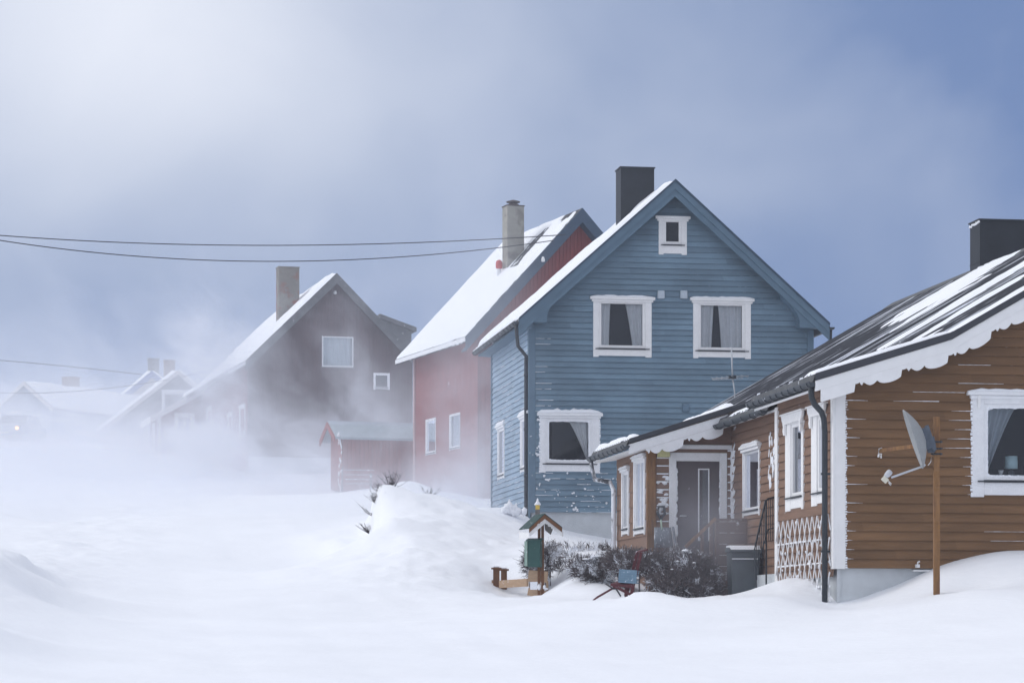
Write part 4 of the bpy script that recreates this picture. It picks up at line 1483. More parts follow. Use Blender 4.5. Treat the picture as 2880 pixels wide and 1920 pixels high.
for k in range(0, 33):
    zk = FB - 0.4 + 0.138 * k
    if zk > 7.1:
        continue
    v = 0.15
    while v < LB - 0.2:
        L = random.uniform(0.3, 1.2)
        if random.random() < (0.6 if zk < 6 else 0.25) and not any(a - 0.1 < v + L and v < b + 0.1 and c_ < zk < d for a, b, c_, d in bs):
            sg.append((v, min(v + L, LB), zk))
        v += L + random.uniform(0.1, 0.5)
ledge_snow(fs, TS(), sg, 0.034, 0.012)
fs.build('wind_packed_snow', snow_m, blue)

# ================================================================= RED HOUSE
C = Frame(1345, 88.0, 19.4, 0.0)
red = thing('wooden_house', 'red boarded house with steep snowy roof and grey chimney, behind the blue house', 'house', C.P, C.a)
cL, cAp = (-0.578, 9.722), (3.514, 14.147)
cR = (2 * cAp[0] - cL[0], cL[1])
WC, LC = 7.03, 7.0
sC = (cAp[1] - cL[1]) / (cAp[0] - cL[0])
m = MB()
line_C = [(0.0, cL[1] + 0.578 * sC - 0.15), (cAp[0], cAp[1] - 0.15), (WC, cL[1] + 0.578 * sC - 0.15)]
stave_wall(m, line_C, 4.2, 0.13, [], TF())
m.box(WC - 0.02, WC, 0.0, LC, 4.2, 10.0)
m.prism([(0.0, 4.2), (WC, 4.2)] + line_C[::-1], LC, LC + 0.03)
m.build('wall', red_m, red)
cwins = []
for l, r, t, b in ((1199, 1227, 1176, 1282), (1266, 1296, 1162, 1268)):
    v1, zt_ = C.S(l, t + 4)
    v0, _ = C.S(r, t)
    cwins.append((v0, v1, C.S(l, b)[1], zt_))
m = MB()
stave_wall(m, [(0.0, 9.95), (LC, 9.95)], 4.2, 0.13, [(a + .02, b - .02, c_ + .02, d - .02) for a, b, c_, d in cwins], TS())
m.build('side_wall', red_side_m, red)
for a, b, c_, d in cwins:
    window(red, TS(), a, b, c_, d, cas=0.07, head=0.0, cornice=0, sash=0.05, frame=white_frost_m, pane=pane_bright_m, curtains=((0, 1, 0, 1),))
m = MB()
m.box(-0.05, 0.0, LC - 0.08, LC + 0.06, 4.2, 9.8)
m.build('corner_board', mat('pale_red_trim', (0.42, 0.28, 0.28), 0.8), red)
lineC = [cL, cAp, cR]
roofC = slab(lineC, 0.20, -0.40, LC + 0.45).build('roof', old_roof_m, red)


def bareC(t, v):
    s_ = fbm(t * 9, v * 2.5, 4)
    strip = 0.9 - np.abs(v - (2.35 - 1.0 * (1 - t))) / 0.55 + 0.5 * s_
    strip = np.where((t > 0.60) & (t < 0.93 + 0.1 * s_), strip, -0.5)
    rid = (t - 0.955) * 14 + 1.6 * s_ - 0.35 - 0.6 * (v > 1.2)
    lowr = (0.03 - t) * 14 + 1.2 * s_ - 0.9 + 0.5 * (v < 1.0)
    rak = (0.12 - (v + 0.4)) * 5 + 2.2 * s_ - 0.3
    return np.maximum(np.maximum(strip, rid), np.maximum(lowr * 0.5, rak * 0.5))


m = snow_sheet(cL, cAp, -0.38, LC + 0.42, 0.04, 140, 120, bareC)
m2 = snow_sheet(cR, cAp, -0.38, LC + 0.42, 0.05, 20, 20)
m.add(m2.v, m2.f, True)
m.build('roof_snow', snow_m, roofC)
rake_board(lineC, 0.0, 0.48, -0.45, 0.05).build('bargeboard', slate_trim_m, red)
m = MB()
up2 = offset_line(lineC, 0.42)
m.prism(up2 + offset_line(up2, 0.06)[::-1], -0.44, 0.0)
m.build('soffit', slate_trim_m, red)
m = MB()
m.box(cL[0] - 0.02, cL[0] + 0.02, -0.4, LC + 0.45, cL[1] - 0.16, cL[1] - 0.02)
m.build('eaves_board', white_frost_m, red)
# chimney: front face 1427..1474, left face 1413..1427, foot (1427, 757)
def on_slope(Fm, px, py, base, slope, lo=-0.3, hi=8.0):
    """distance v at which the sight line through a photo point meets a left roof slope"""
    g_ = lambda v: Fm.F(px, py, v)[1] - (base[1] + (Fm.F(px, py, v)[0] - base[0]) * slope)
    best = min((abs(g_(lo + (hi - lo) * k / 400)), lo + (hi - lo) * k / 400) for k in range(401))
    return best[1]


vb = on_slope(C, 1427, 757, cL, sC)
cu0, ct0 = C.F(1427, 578, vb)
cu1 = C.F(1474, 578, vb)[0]
m = MB()
m.box(cu0, cu1, vb, vb + 0.52, C.F(1427, 757, vb)[1] - 0.6, ct0)
chC = m.build('chimney', chim_grey_m, roofC)
m = MB()
m.box(cu0 - 0.02, cu1 + 0.02, vb - 0.02, vb + 0.54, ct0 + 0.001, ct0 + 0.035)
mu = (cu0 + cu1) / 2
m.lathe([(0.21, 0.035), (0.20, 0.08), (0.14, 0.12), (0.14, 0.16)], 16, (mu, vb + 0.26, ct0))
m.lathe([(0.14, 0.15), (0.235, 0.155), (0.24, 0.185), (0.06, 0.24), (0.001, 0.245)], 16, (mu, vb + 0.26, ct0))
m.build('chimney_cowl', rust_m, chC)
vv = on_slope(C, 1403, 776, cL, sC)
uu, zz = C.F(1403, 774, vv)
m = MB()
m.tube([(uu, vv, zz - 0.2), (uu, vv, zz + 0.16), (uu + 0.01, vv, zz + 0.28)], 0.075, 12)
vt = m.build('roof_vent', white_frost_m, roofC)
m = MB()
m.lathe([(0.09, 0.22), (0.115, 0.26), (0.12, 0.40), (0.10, 0.48), (0.05, 0.52), (0.001, 0.53)], 16, (uu + 0.01, vv, zz))
m.build('vent_hood', redcap_m, vt)
x, z = C.F(1526, 728, -0.46)
m = MB()
m.lathe([(0.035, 0.06), (0.06, -0.02), (0.065, -0.09), (0.04, -0.1)], 12, (x, -0.5, z))
m.box(x - 0.02, x + 0.02, -0.5, -0.40, z + 0.03, z + 0.07)
m.build('insulator', white_m, red)

# ================================================================= DARK HOUSE
D = Frame(697, 112.0, 15.0, 0.0)
dark = thing('wooden_house', 'dark brown boarded house with grey verges, brick-patched chimney and red lean-to annex', 'house', D.P, D.a)
dAp = D.F(947, 768, -0.3)
dK = D.F(690, 1014, -0.3)
dE = (dK[0] - 0.75, dK[1] - 0.42)
dR = D.F(1170, 1004, -0.3)
WD, LD = 7.1, 13.2
FD = D.F(800, 1285)[1]
line_D = [(0.0, dK[1] - 0.05), (dAp[0], dAp[1] - 0.15), (WD, float(np.interp(WD, [dAp[0], dR[0]], [dAp[1], dR[1]])) - 0.15)]
dw = []
for l, r, t, b in ((905, 995, 944, 1034), (1050, 1096, 1048, 1095)):
    x0, z1 = D.F(l, t)
    x1 = D.F(r, t)[0]
    dw.append((x0, x1, D.F(l, b)[1], z1))
m = MB()
stave_wall(m, line_D, FD, 0.14, [(a + .02, b - .02, c_ + .02, d - .02) for a, b, c_, d in dw], TF())
m.box(WD - 0.02, WD, 0.0, LD, FD, line_D[2][1])
m.prism([(0.0, FD), (WD, FD)] + line_D[::-1], LD, LD + 0.03)
m.build('wall', dark_wall_m, dark)
window(dark, TF(), *dw[0], cas=0.06, head=0, cornice=0, sash=0.06, apron=0.05, frame=white_frost_m, pane=pane_bright_m, curtains=((0, 1, 0, 1),))
window(dark, TF(), *dw[1], cas=0.10, head=0, cornice=0, sash=0.02, apron=0.03, frame=white_frost_m, pane=pane_bright_m)
m = MB()
stave_wall(m, [(0.0, dE[1] + 0.25), (LD, dE[1] + 0.25)], FD - 0.5, 0.14, [], TS())
dsw = []
for l, r, t, b in ((676, 692, 1144, 1232), (643, 655, 1165, 1245), (584, 597, 1150, 1222), (557, 571, 1144, 1228)):
    v1, zt_ = D.S(l, t)
    v0, _ = D.S(r, t)
    v0, v1 = max(v0, 0.25), min(v1, LD - 0.2)
    dsw.append((v0, max(v1, v0 + 0.6), D.S(l, b)[1], zt_))
m.build('side_wall', annex_m, dark)
for a, b, c_, d in dsw:
    window(dark, TS(-0.03), a, b, c_, d, cas=0.14, head=0.03, cornice=0.1, sash=0.08, frame=white_frost_m, pane=pane_bright_m, stuff_dark=False)
m = MB()
m.box(0.03, WD - 0.03, 0.04, LD, FD - 1.6, FD)
m.box(2.9, 3.0, -0.02, 0.04, FD - 0.25, FD - 0.18)
m.build('foundation', concrete_m, dark)
lineD = [dE, dK, dAp, dR]
roofD = slab(lineD, 0.16, -0.35, LD + 0.4).build('roof', old_roof_m, dark)
m = snow_sheet(dK, dAp, -0.30, LD + 0.3, 0.14, 60, 60, lambda t, v: -0.35 + 0.9 * np.exp(-((v - 0.5 - 0.6 * t) / 0.16) ** 2) * (t > 0.1) * (t < 0.85) + 0.9 * fbm(t * 6, v * 1.3, 4))
m2 = snow_sheet(dE, dK, -0.32, LD + 0.3, 0.12, 20, 40)
m.add(m2.v, m2.f, True)
m3 = snow_sheet(dR, dAp, -0.3, LD + 0.3, 0.05, 30, 30, lambda t, v: -0.05 + 0.9 * fbm(t * 4, v * 2, 3))
m.add(m3.v, m3.f, True)
m.build('roof_snow', snow_m, roofD)
rake_board([dK, dAp, dR], 0.02, 0.42, -0.40, 0.05).build('bargeboard', grey_trim_m, dark)
rake_board([dE, dK], 0.02, 0.16, -0.40, 0.05).build('bargeboard', white_frost_m, dark)
c0, ct_ = D.F(784, 751, 3.2)
c1 = D.F(842, 751, 3.2)[0]
m = MB()
m.box(c0, c1, 3.2, 3.85, 11.5, ct_)
m.box(c0 - 0.02, c1 + 0.02, 3.18, 3.87, ct_ + 0.001, ct_ + 0.04)
m.build('chimney', chim_brick_m, roofD)
# shed dormer on the right slope
p = [D.F(1066, 884, 2.6), D.F(1168, 922, 2.6), D.F(1166, 936, 2.6), D.F(1157, 936, 2.6), D.F(1157, 1010, 2.6), D.F(1075, 940, 2.6)]
m = MB()
m.prism([p[0], (p[3][0], p[3][1] + 0.05), p[4], p[5]], 2.6, 6.4)
dorm = m.build('dormer', grey_trim_m, roofD)
m = MB()
m.prism([p[0], p[1], (p[1][0], p[1][1] - 0.18), (p[0][0], p[0][1] - 0.18)], 2.35, 6.6)
m.build('dormer_roof', grey_trim_m, dorm)
x, z = D.F(942, 822, -0.02)
MB().lathe([(0.05, 0.06), (0.08, -0.04), (0.05, -0.08)], 10, (x, -0.08, z)).build('lamp', white_m, dark)
# annex with door at the far end of the side wall
AV = LD - 0.6
a_r = 0.0
a_l = D.F(446, 1190, AV)[0]
zt_r = D.F(560, 1098, AV)[1]
zt_l = D.F(432, 1172, AV)[1]
dl_, dt_ = D.F(500, 1170, AV)
dr_ = D.F(537, 1170, AV)[0]
db_ = D.F(500, 1300, AV)[1]
m = MB()
u_r = D.F(560, 1098, AV)[0]
stave_wall(m, [(a_l, zt_l - 0.02), (max(u_r, -0.05), zt_r)], db_ - 0.6, 0.14, [(dl_ - .05, dr_ + .05, db_ - 0.6, dt_ + .05)], TF(AV))
m.box(a_l, a_l + 0.03, AV + 0.01, AV + 3.0, db_ - 0.6, zt_l - 0.05)
m.build('annex_wall', annex_m, dark)
m = MB()
ln = [(D.F(420, 1176, AV)[0], D.F(420, 1172, AV)[1]), (u_r + 0.3, zt_r + 0.3 * (zt_r - zt_l) / (u_r - a_l))]
m.prism(ln + offset_line(ln, 0.30)[::-1], AV - 0.4, AV + 3.2)
m.build('annex_roof', white_frost_m, dark)
m = MB()
m.box(dl_ - 0.16, dl_, AV - 0.05, AV + 0.02, db_ - 0.6, dt_ + 0.16)
m.box(dr_, dr_ + 0.16, AV - 0.05, AV + 0.02, db_ - 0.6, dt_ + 0.16)
m.box(dl_, dr_, AV - 0.047, AV + 0.02, dt_, dt_ + 0.16)
m.box(a_l - 0.06, a_l + 0.10, AV - 0.06, AV + 0.02, db_ - 0.6, zt_l)
pu = D.F(428, 1185, AV)[0]
m.box(pu - 0.05, pu + 0.09, AV - 0.3, AV - 0.2, db_ - 0.6, zt_l - 0.3)
m.build('annex_trim', white_frost_m, dark)
pw0, pz1 = dl_ + 0.03, dt_ - 0.05
pw1, pz0 = dr_ - 0.03, dt_ - 0.62
m = MB()
m.box(dl_, dr_, AV - 0.01, AV + 0.03, db_ - 0.6, pz0)
m.box(dl_, dr_, AV - 0.01, AV + 0.03, pz1, dt_)
m.box(dl_, pw0, AV - 0.01, AV + 0.03, pz0, pz1)
m.box(pw1, dr_, AV - 0.01, AV + 0.03, pz0, pz1)
m.box((pw0 + pw1) / 2 - 0.02, (pw0 + pw1) / 2 + 0.02, AV - 0.008, AV + 0.02, pz0, pz1)
m.box(pw0, pw1, AV - 0.007, AV + 0.02, (pz0 + pz1) / 2 - 0.02, (pz0 + pz1) / 2 + 0.02)
dd = m.build('door', white_frost_m, dark)
m = MB()
m.quad((pw0, AV + 0.02, pz0), (pw1, AV + 0.02, pz0), (pw1, AV + 0.02, pz1), (pw0, AV + 0.02, pz1))
m.build('pane', mat('dim_pane', (0.10, 0.12, 0.15), 0.15), dd)

# ================================================================= SHED
Sd = Frame(965, 97.0, 19.4, 0.0)
shed = thing('garden_shed', 'small red boarded shed with pale low roof between the dark house and the red house', 'shed', Sd.P, Sd.a)
r1 = Sd.F(1165, 1228)[0]
ze = Sd.F(965, 1226)[1]
zr = Sd.F(965, 1188, 0.8)[1]
zb0 = Sd.F(965, 1420)[1]
m = MB()
stave_wall(m, [(0.0, ze), (r1, ze)], zb0, 0.16, [], TF(), 0.03)
stave_wall(m, [(0.0, ze), (0.8, zr - 0.1), (1.6, ze)], zb0, 0.16, [], TS(), 0.03)
m.box(0.05, r1, 1.58, 1.6, zb0, ze)
m.box(r1 - 0.02, r1, 0.05, 1.58, zb0, ze)
m.build('wall', red_side_m, shed)
m = MB()
P2 = [(-0.22, ze - 0.05), (0.8, zr), (1.82, ze - 0.05)]
m.prism(P2 + offset_line(P2, 0.08)[::-1], -0.35, r1 + 0.2, 'u')
shroof = m.build('roof', mat('pale_shed_roof', (0.33, 0.40, 0.44), 0.7, 0.15, 5, snow=0.15, sscale=4), shed)
m = MB()
m.prism([(0.62, zr - 0.13), (0.8, zr + 0.06), (0.98, zr - 0.13)], -0.36, r1 + 0.21, 'u')
m.build('ridge_cap', greyvent_m, shroof)
m = MB()
m.prism(offset_line(P2, 0.0) + offset_line(P2, 0.20)[::-1], -0.40, -0.352, 'u')
m.build('bargeboard', red_side_m, shed)
m = MB()
for i in range(24):
    m.blob((-0.04, random.uniform(0.05, 0.5), random.uniform(zb0 + 0.5, ze)), 0.02, 0.05, 0.08, 0.4)
m.blob((-0.2, -0.12, ze - 0.02), 0.08, 0.1, 0.14, 0.3)
m.build('clinging_snow', snow_m, shed)
# low rail fence in front of the shed
fY = 94.0
fp = at(965, 1385, fY)
fence = thing('rail_fence', 'low snow-dusted rail fence before the red shed', 'fence', fp)
FP = lambda px, py: at(px, py, fY) - fp
m = MB()
for y0 in (1321, 1334, 1347, 1359):
    m.bar(FP(968, y0), FP(1052, y0 + 0.5), 0.05, 0.035)
m.build('rail', mat('fence_frosted', (0.42, 0.36, 0.38), 0.8, snow=0.4, sscale=5), fence)
for px in (963, 1043):
    m = MB()
    m.bar(FP(px, 1420), FP(px, 1312 if px < 1000 else 1330), 0.07)
    m.build('post', mat('fence_post', (0.25, 0.2, 0.21), 0.8, snow=0.4, sscale=3), fence)

# ================================================================= FAR HOUSES


def far_house(label, px, Y, a, left, apex, right, L, wm, tm, chim=None, cm=brick_far_m, win=None, snow_left=True, vch=2.0, trim=0.25, base=3.2):
    Fm = Frame(px, Y, a, 0.0)
    h = thing('wooden_house', label, 'house', Fm.P, Fm.a)
    l, ap, r = Fm.F(*left), Fm.F(*apex), Fm.F(*right)
    lo = min(l[1], r[1]) - base
    m = MB()
    ins = 0.35
    zl = lambda u: float(np.interp(u, [l[0], ap[0], r[0]], [l[1], ap[1], r[1]]))
    ln = [(l[0] + ins, zl(l[0] + ins) - 0.15), (ap[0], ap[1] - 0.15), (r[0] - ins, zl(r[0] - ins) - 0.15)]
    lap_wall(m, ln, lo, 0.16, [], TF(0.3), 0.03)
    m.box(ln[0][0], ln[0][0] + 0.02, 0.3, L, lo, ln[0][1])
    m.box(ln[2][0] - 0.02, ln[2][0], 0.3, L, lo, ln[2][1])
    m.build('wall', wm, h)
    rf = slab([l, ap, r], 0.16, 0.0, L + 0.3).build('roof', old_roof_m, h)
    m = snow_sheet(l, ap, 0.05, L + 0.25, 0.15, 30, 30)
    m2 = snow_sheet(r, ap, 0.05, L + 0.25, 0.15, 30, 30)
    m.add(m2.v, m2.f, True)
    m.build('roof_snow', snow_m, rf)
    rake_board([l, ap, r], 0.0, trim, -0.06, 0.05).build('bargeboard', tm, h)
    if chim:
        c0, zt = Fm.F(chim[0], chim[2], vch)
        c1 = Fm.F(chim[1], chim[2], vch)[0]
        MB().box(c0, c1, vch, vch + 0.7, min(zl(c0), zl(c1)) - 0.3, zt).box(c0 - 0.03, c1 + 0.03, vch - 0.03, vch + 0.73, zt + 0.001, zt + 0.05).build('chimney', cm, rf)
    if win:
        x0, z1 = Fm.F(win[0], win[2], 0.3)
        x1, z0 = Fm.F(win[1], win[3], 0.3)
        window(h, TF(0.3), x0, x1, z0, z1, cas=0.2, head=0.05, cornice=0.1, sash=0.06, frame=white_frost_m, pane=pane_bright_m, stuff_dark=True, room=0.2)
    return h


far_house('grey house with white verges and brick chimney behind the red annex', 400, 141, 12, (270, 1216), (500, 1040), (640, 1158), 9, greywall_m, cream_m, (463, 492, 1014), brick_far_m, (455, 560, 1098, 1160), vch=2.5, base=2.5)
far_house('pale house with blue verges and grey chimney, farthest up the street', 380, 163, 12, (285, 1160), (427, 1042), (560, 1150), 8, cream_m, bluetrim_far_m, (418, 448, 1009), mat('far_grey_chimney', (0.14, 0.15, 0.16), 0.9), None, vch=1.0, trim=0.45, base=3)
far_house('light blue house with white verges beyond the parked car with its lamp lit', 20, 152, -27, (-20, 1150), (67, 1072), (150, 1146), 16, bluewall_m, cream_m, (174, 204, 1062), brick_far_m, (28, 62, 1158, 1196), vch=7.0, base=2.6)

# ================================================================= CAR
cp = at(12, 1241, 128)
car = thing('parked_car', 'snow-dusted car with an orange lit headlamp in front of the light blue house', 'car', (cp.x, cp.y, gz(cp.x, cp.y) - 0.05), R(-6))
m = MB()
body = [(0.0, 0.35), (0.0, 0.78), (0.15, 0.88), (1.15, 0.98), (1.25, 0.98), (4.2, 0.98), (4.3, 0.85), (4.3, 0.35)]
m.prism(body, -0.86, 0.86, 'u')
m.prism([(1.15, 0.975), (1.95, 1.45), (3.3, 1.47), (4.15, 0.975)], -0.72, 0.72, 'u')
m.build('body', carpaint_m, car, bevel=0.06, seg=3)
m = MB()
m.add([(-0.66, 1.16, 1.01), (0.66, 1.16, 1.01), (0.6, 1.88, 1.42), (-0.6, 1.88, 1.42)], [(0, 1, 2, 3)], False, lambda x, y, z: (x, y - 0.03, z + 0.02))
m.build('windscreen', mat('windscreen_dark', (0.03, 0.035, 0.04), 0.1), car)
for sx in (-1, 1):
    for yy in (0.8, 3.5):
        m = MB().lathe([(0.001, -0.09), (0.30, -0.09), (0.32, -0.06), (0.32, 0.06), (0.30, 0.09), (0.001, 0.09)], 24, (sx * 0.78, yy, 0.32), Matrix.Rotation(R(90), 3, 'Y'))
        w_ = m.build('wheel', tyre_m, car)
        MB().lathe([(0.001, -0.10), (0.2, -0.10), (0.2, 0.10), (0.001, 0.10)], 20, (sx * 0.78, yy, 0.32), Matrix.Rotation(R(90), 3, 'Y')).build('rim', alu_m, w_)
    m = MB().lathe([(0.09, 0.0), (0.08, -0.03), (0.001, -0.045)], 20, (sx * 0.62, 0.0, 0.68), Matrix.Rotation(R(-90), 3, 'X'))
    m.build('headlight', headlight_m, car)
m = MB()
m.box(-0.8, 0.8, -0.06, 0.02, 0.36, 0.52)
m.build('bumper', metal_plain, car)
m = MB()
m.box(-0.26, 0.26, -0.075, -0.061, 0.42, 0.51)
m.build('number_plate', white_m, car)

# ================================================================= CABLES


def cable(name, label, pts, r, group):
    P = [at(*p) for p in pts]
    n = 40
    # quadratic through three points, carried past both ends
    out = []
    for i in range(n + 1):
        t = -0.25 + 1.25 * i / n
        a, b, c_ = (t - 0.5) * (t - 1) / 0.5, t * (t - 1) / -0.25, t * (t - 0.5) / 0.5
        out.append(P[0] * a + P[1] * b + P[2] * c_)
    o = MB().tube(out, r, 6).build(name, cable_m)
    tag(o, label, 'cable', group)


cable('overhead_cable', 'upper of two thin black overhead cables crossing the sky to the red house', [(0, 662, 78), (790, 690, 83), (1590, 660, 87.3)], 0.016, 'overhead cables to the red house')
cable('overhead_cable', 'lower, deeper sagging black overhead cable ending on the red house verge', [(0, 676, 78), (790, 735, 83), (1558, 676, 87.6)], 0.016, 'overhead cables to the red house')
cable('overhead_cable', 'faint thin cable high above the light blue far house', [(0, 1013, 120), (200, 1031, 128), (400, 1053, 136)], 0.016, 'faint cables over the far houses')
cable('overhead_cable', 'faint cable dipping across the light blue gable and the grey gable', [(0, 1104, 132), (290, 1093, 134), (590, 1042, 136)], 0.016, 'faint cables over the far houses')

# ================================================================= MAILBOX STAND
MY = 47.6
mp_ = at(1512, 1690, MY)
stand = thing('mailbox_stand', 'roofed wooden mailbox stand with green shingles and white ring fretwork by the hedge', 'mailbox stand', mp_)
MP = lambda px, py, dy=0.0: at(px, py, MY + dy) - mp_
m = MB()
m.bar(MP(1516, 1700), MP(1516.5, 1470), 0.052, 0.052)
m.bar(MP(1526, 1700), MP(1526, 1462), 0.052, 0.052)
m.build('post', postbrown_m, stand)
# roof: gable front from (1488,1488) over (1532,1447) to (1581,1485), running back to the left
f0, f1, f2 = MP(1488, 1486, -0.25), MP(1532, 1446, -0.25), MP(1581, 1484, -0.25)
bkv = MP(1460, 1482, 0.35) - MP(1488, 1486, -0.25)
bkv.z = 0.0
up_ = Vector((0, 0, 0.02))
m = MB()
for a_, b_ in ((f0, f1), (f1, f2)):
    m.add([a_, b_, b_ + bkv, a_ + bkv, a_ + up_, b_ + up_, b_ + bkv + up_, a_ + bkv + up_], [(0, 1, 2, 3), (7, 6, 5, 4), (0, 4, 5, 1), (1, 5, 6, 2), (2, 6, 7, 3), (3, 7, 4, 0)])
m.build('roof', greenroof_m, stand)
m = MB()
sh = Vector((0, -0.018, 0))
dz = Vector((0, 0, -0.075))
for a_, b_ in ((f0, f1), (f1, f2)):
    m.add([a_ + sh, b_ + sh, b_ + sh + dz, a_ + sh + dz, a_ + sh * 0.01, b_ + sh * 0.01, b_ + dz, a_ + dz], [(0, 1, 2, 3), (7, 6, 5, 4), (0, 4, 5, 1), (1, 5, 6, 2), (2, 6, 7, 3), (3, 7, 4, 0)])
m.build('bargeboard', postbrown_m, stand)
m = MB()
d1, d2 = Vector((0, 0, -0.078)), Vector((0, 0, -0.165))
e_ = Vector((0.02, 0.012, 0))
for a_, b_ in ((f0, f1), (f1, f2)):
    tt = 0.22 if a_ is f0 else 0.78
    A0 = a_ + (b_ - a_) * (0.0 if a_ is not f0 else 0.02)
    m.add([a_ + d1, b_ + d1, b_ + d2 * 0.9, a_ + d2 * 0.8, a_ + d1 + e_, b_ + d1 + e_, b_ + d2 * 0.9 + e_, a_ + d2 * 0.8 + e_], [(0, 1, 2, 3), (7, 6, 5, 4), (0, 4, 5, 1), (1, 5, 6, 2), (2, 6, 7, 3), (3, 7, 4, 0)])
bs_ = [f0 + d1, f0 + d2 * 1.0, f0 + bkv + d2 * 1.0, f0 + bkv + d1 * 0.4]
m.add(bs_, [(0, 1, 2, 3)])
for px, py in ((1515.5, 1476), (1524, 1470), (1537.5, 1469), (1545, 1476), (1554, 1482.5), (1562, 1489)):
    cpt = MP(px, py, -0.262)
    n = 14
    for k in range(n):
        t0, t1 = 2 * math.pi * k / n, 2 * math.pi * (k + 1) / n
        m.bar(cpt + Vector((0.022 * math.cos(t0), 0, 0.022 * math.sin(t0))), cpt + Vector((0.022 * math.cos(t1), 0, 0.022 * math.sin(t1))), 0.014, 0.012)
m.build('fretwork', white_m, stand)
m = MB()
gq = [MP(1531, 1470, -0.1), MP(1555, 1488, -0.1), MP(1549, 1503, 0.1), MP(1533, 1490, 0.1)]
m.add([q + Vector((0, dy, 0)) for dy in (0, 0.03) for q in gq], [(0, 1, 2, 3), (7, 6, 5, 4), (0, 4, 5, 1), (1, 5, 6, 2), (2, 6, 7, 3), (3, 7, 4, 0)])
m.build('gable_back_board', post_grey_m, stand)
# planks round the foot
m = MB()
m.add([MP(1486, 1602, 0.05), MP(1541, 1606, 0.05), MP(1541, 1640, 0.05), MP(1486, 1632, 0.05)], [(0, 1, 2, 3)])
base_planks = MB()
for (xa, ya, xb, yb, h_) in ((1486, 1618, 1540, 1622, 32), (1485, 1662, 1540, 1673, 22)):
    a_, b_ = MP(xa, ya, 0.06), MP(xb, yb, -0.02)
    base_planks.bar(a_, b_, 0.03, h_ / FPX * MY)
base_planks.box(-0.02, 0.02, -0.02, 0.02, 0, 0.3, lambda x, y, z: tuple(MP(1539, 1680, 0.02) + Vector((x, y, z))))
base_planks.build('foot_board', woodpale_m, stand)
m = MB()
m.box(-0.07, 0.06, -0.02, 0.01, -0.09, 0.05, lambda x, y, z: tuple(MP(1502, 1643, -0.02) + Vector((x, y, z))))
m.blob(MP(1516, 1650, -0.06), 0.035, 0.04, 0.06, 0.2)
m.blob(MP(1532, 1650, -0.06), 0.03, 0.04, 0.045, 0.3)
m.blob(MP(1536, 1655, -0.04), 0.05, 0.05, 0.025, 0.3)
m.build('snow', snow_m, stand)

mb_c = at(1503, 1594, MY - 0.12)
mailbox = thing('mailbox', 'dark green metal mailbox hanging on the posts of the roofed stand', 'mailbox', mb_c, R(-12))
w_, h_, d_ = 0.21, 0.47, 0.19
m = MB()
m.box(-w_ / 2, w_ / 2 + 0.02, -d_ / 2, d_ / 2, 0.0, h_)
m.build('body', greenbox_m, mailbox, bevel=0.01)
m = MB()
m.prism([(-d_ / 2 - 0.02, h_ - 0.01), (d_ / 2 + 0.02, h_ + 0.035), (d_ / 2 + 0.02, h_ + 0.05), (-d_ / 2 - 0.02, h_ + 0.008)], -w_ / 2 - 0.03, w_ / 2 + 0.04, 'u')
m.build('lid', greenbox_m, mailbox)
m = MB()
m.box(-w_ / 2 - 0.055, -w_ / 2 - 0.003, -d_ / 2 - 0.01, d_ / 2, 0.02, h_ - 0.01)
m.build('side_panel', greenlite_m, mailbox)

my2 = 63.5
mk = at(1512, 1455, my2)
marker = thing('marker_post', 'grey post with a yellow reflector and a snow cap, behind the mailbox roof', 'post', mk)
m = MB()
m.box(-0.055, 0.055, -0.05, 0.05, -0.6, 0.19)
m.build('post', post_grey_m, marker)
m = MB()
m.box(-0.05, 0.05, -0.056, 0.056, 0.195, 0.30)
m.build('reflector', yellow_m, marker)
m = MB()
m.lathe([(0.075, 0.30), (0.08, 0.32), (0.03, 0.39), (0.015, 0.45), (0.001, 0.47)], 14)
m.build('snow_cap', snow_m, marker)

# timber edging with two capped posts
ep = at(1410, 1645, 49.2)
edging = thing('garden_edging', 'low pale timber garden edging with two stubby snow-capped posts beside the mailbox stand', 'edging', ep)
EP = lambda px, py, dy=0.0: at(px, py, 49.2 + dy) - ep
for x0, x1, yt in ((1387, 1405, 1600), (1409, 1426, 1604)):
    m = MB()
    a_, b_ = EP(x0, 1680), EP(x1, yt)
    m.box(a_.x, b_.x, -0.06, 0.06, a_.z, b_.z)
    po = m.build('post', postbrown_m, edging)
    m = MB()
    m.box(a_.x - 0.035, b_.x + 0.035, -0.09, 0.09, b_.z + 0.001, b_.z + 0.03)
    m.build('post_cap', postbrown_m, po)
    m = MB()
    m.box(a_.x, b_.x, -0.06, 0.06, b_.z + 0.031, b_.z + 0.06)
    m.build('snow_cap', snow_m, po, bevel=0.02)
m = MB()
m.bar(EP(1406, 1642, -0.1), EP(1484, 1637, -1.2), 0.04, 0.14)
m.bar(EP(1385, 1630, 0.1), EP(1385, 1690, 0.1), 0.03, 0.05)
m.build('board', woodpale_m, edging)

# ================================================================= SHRUBS


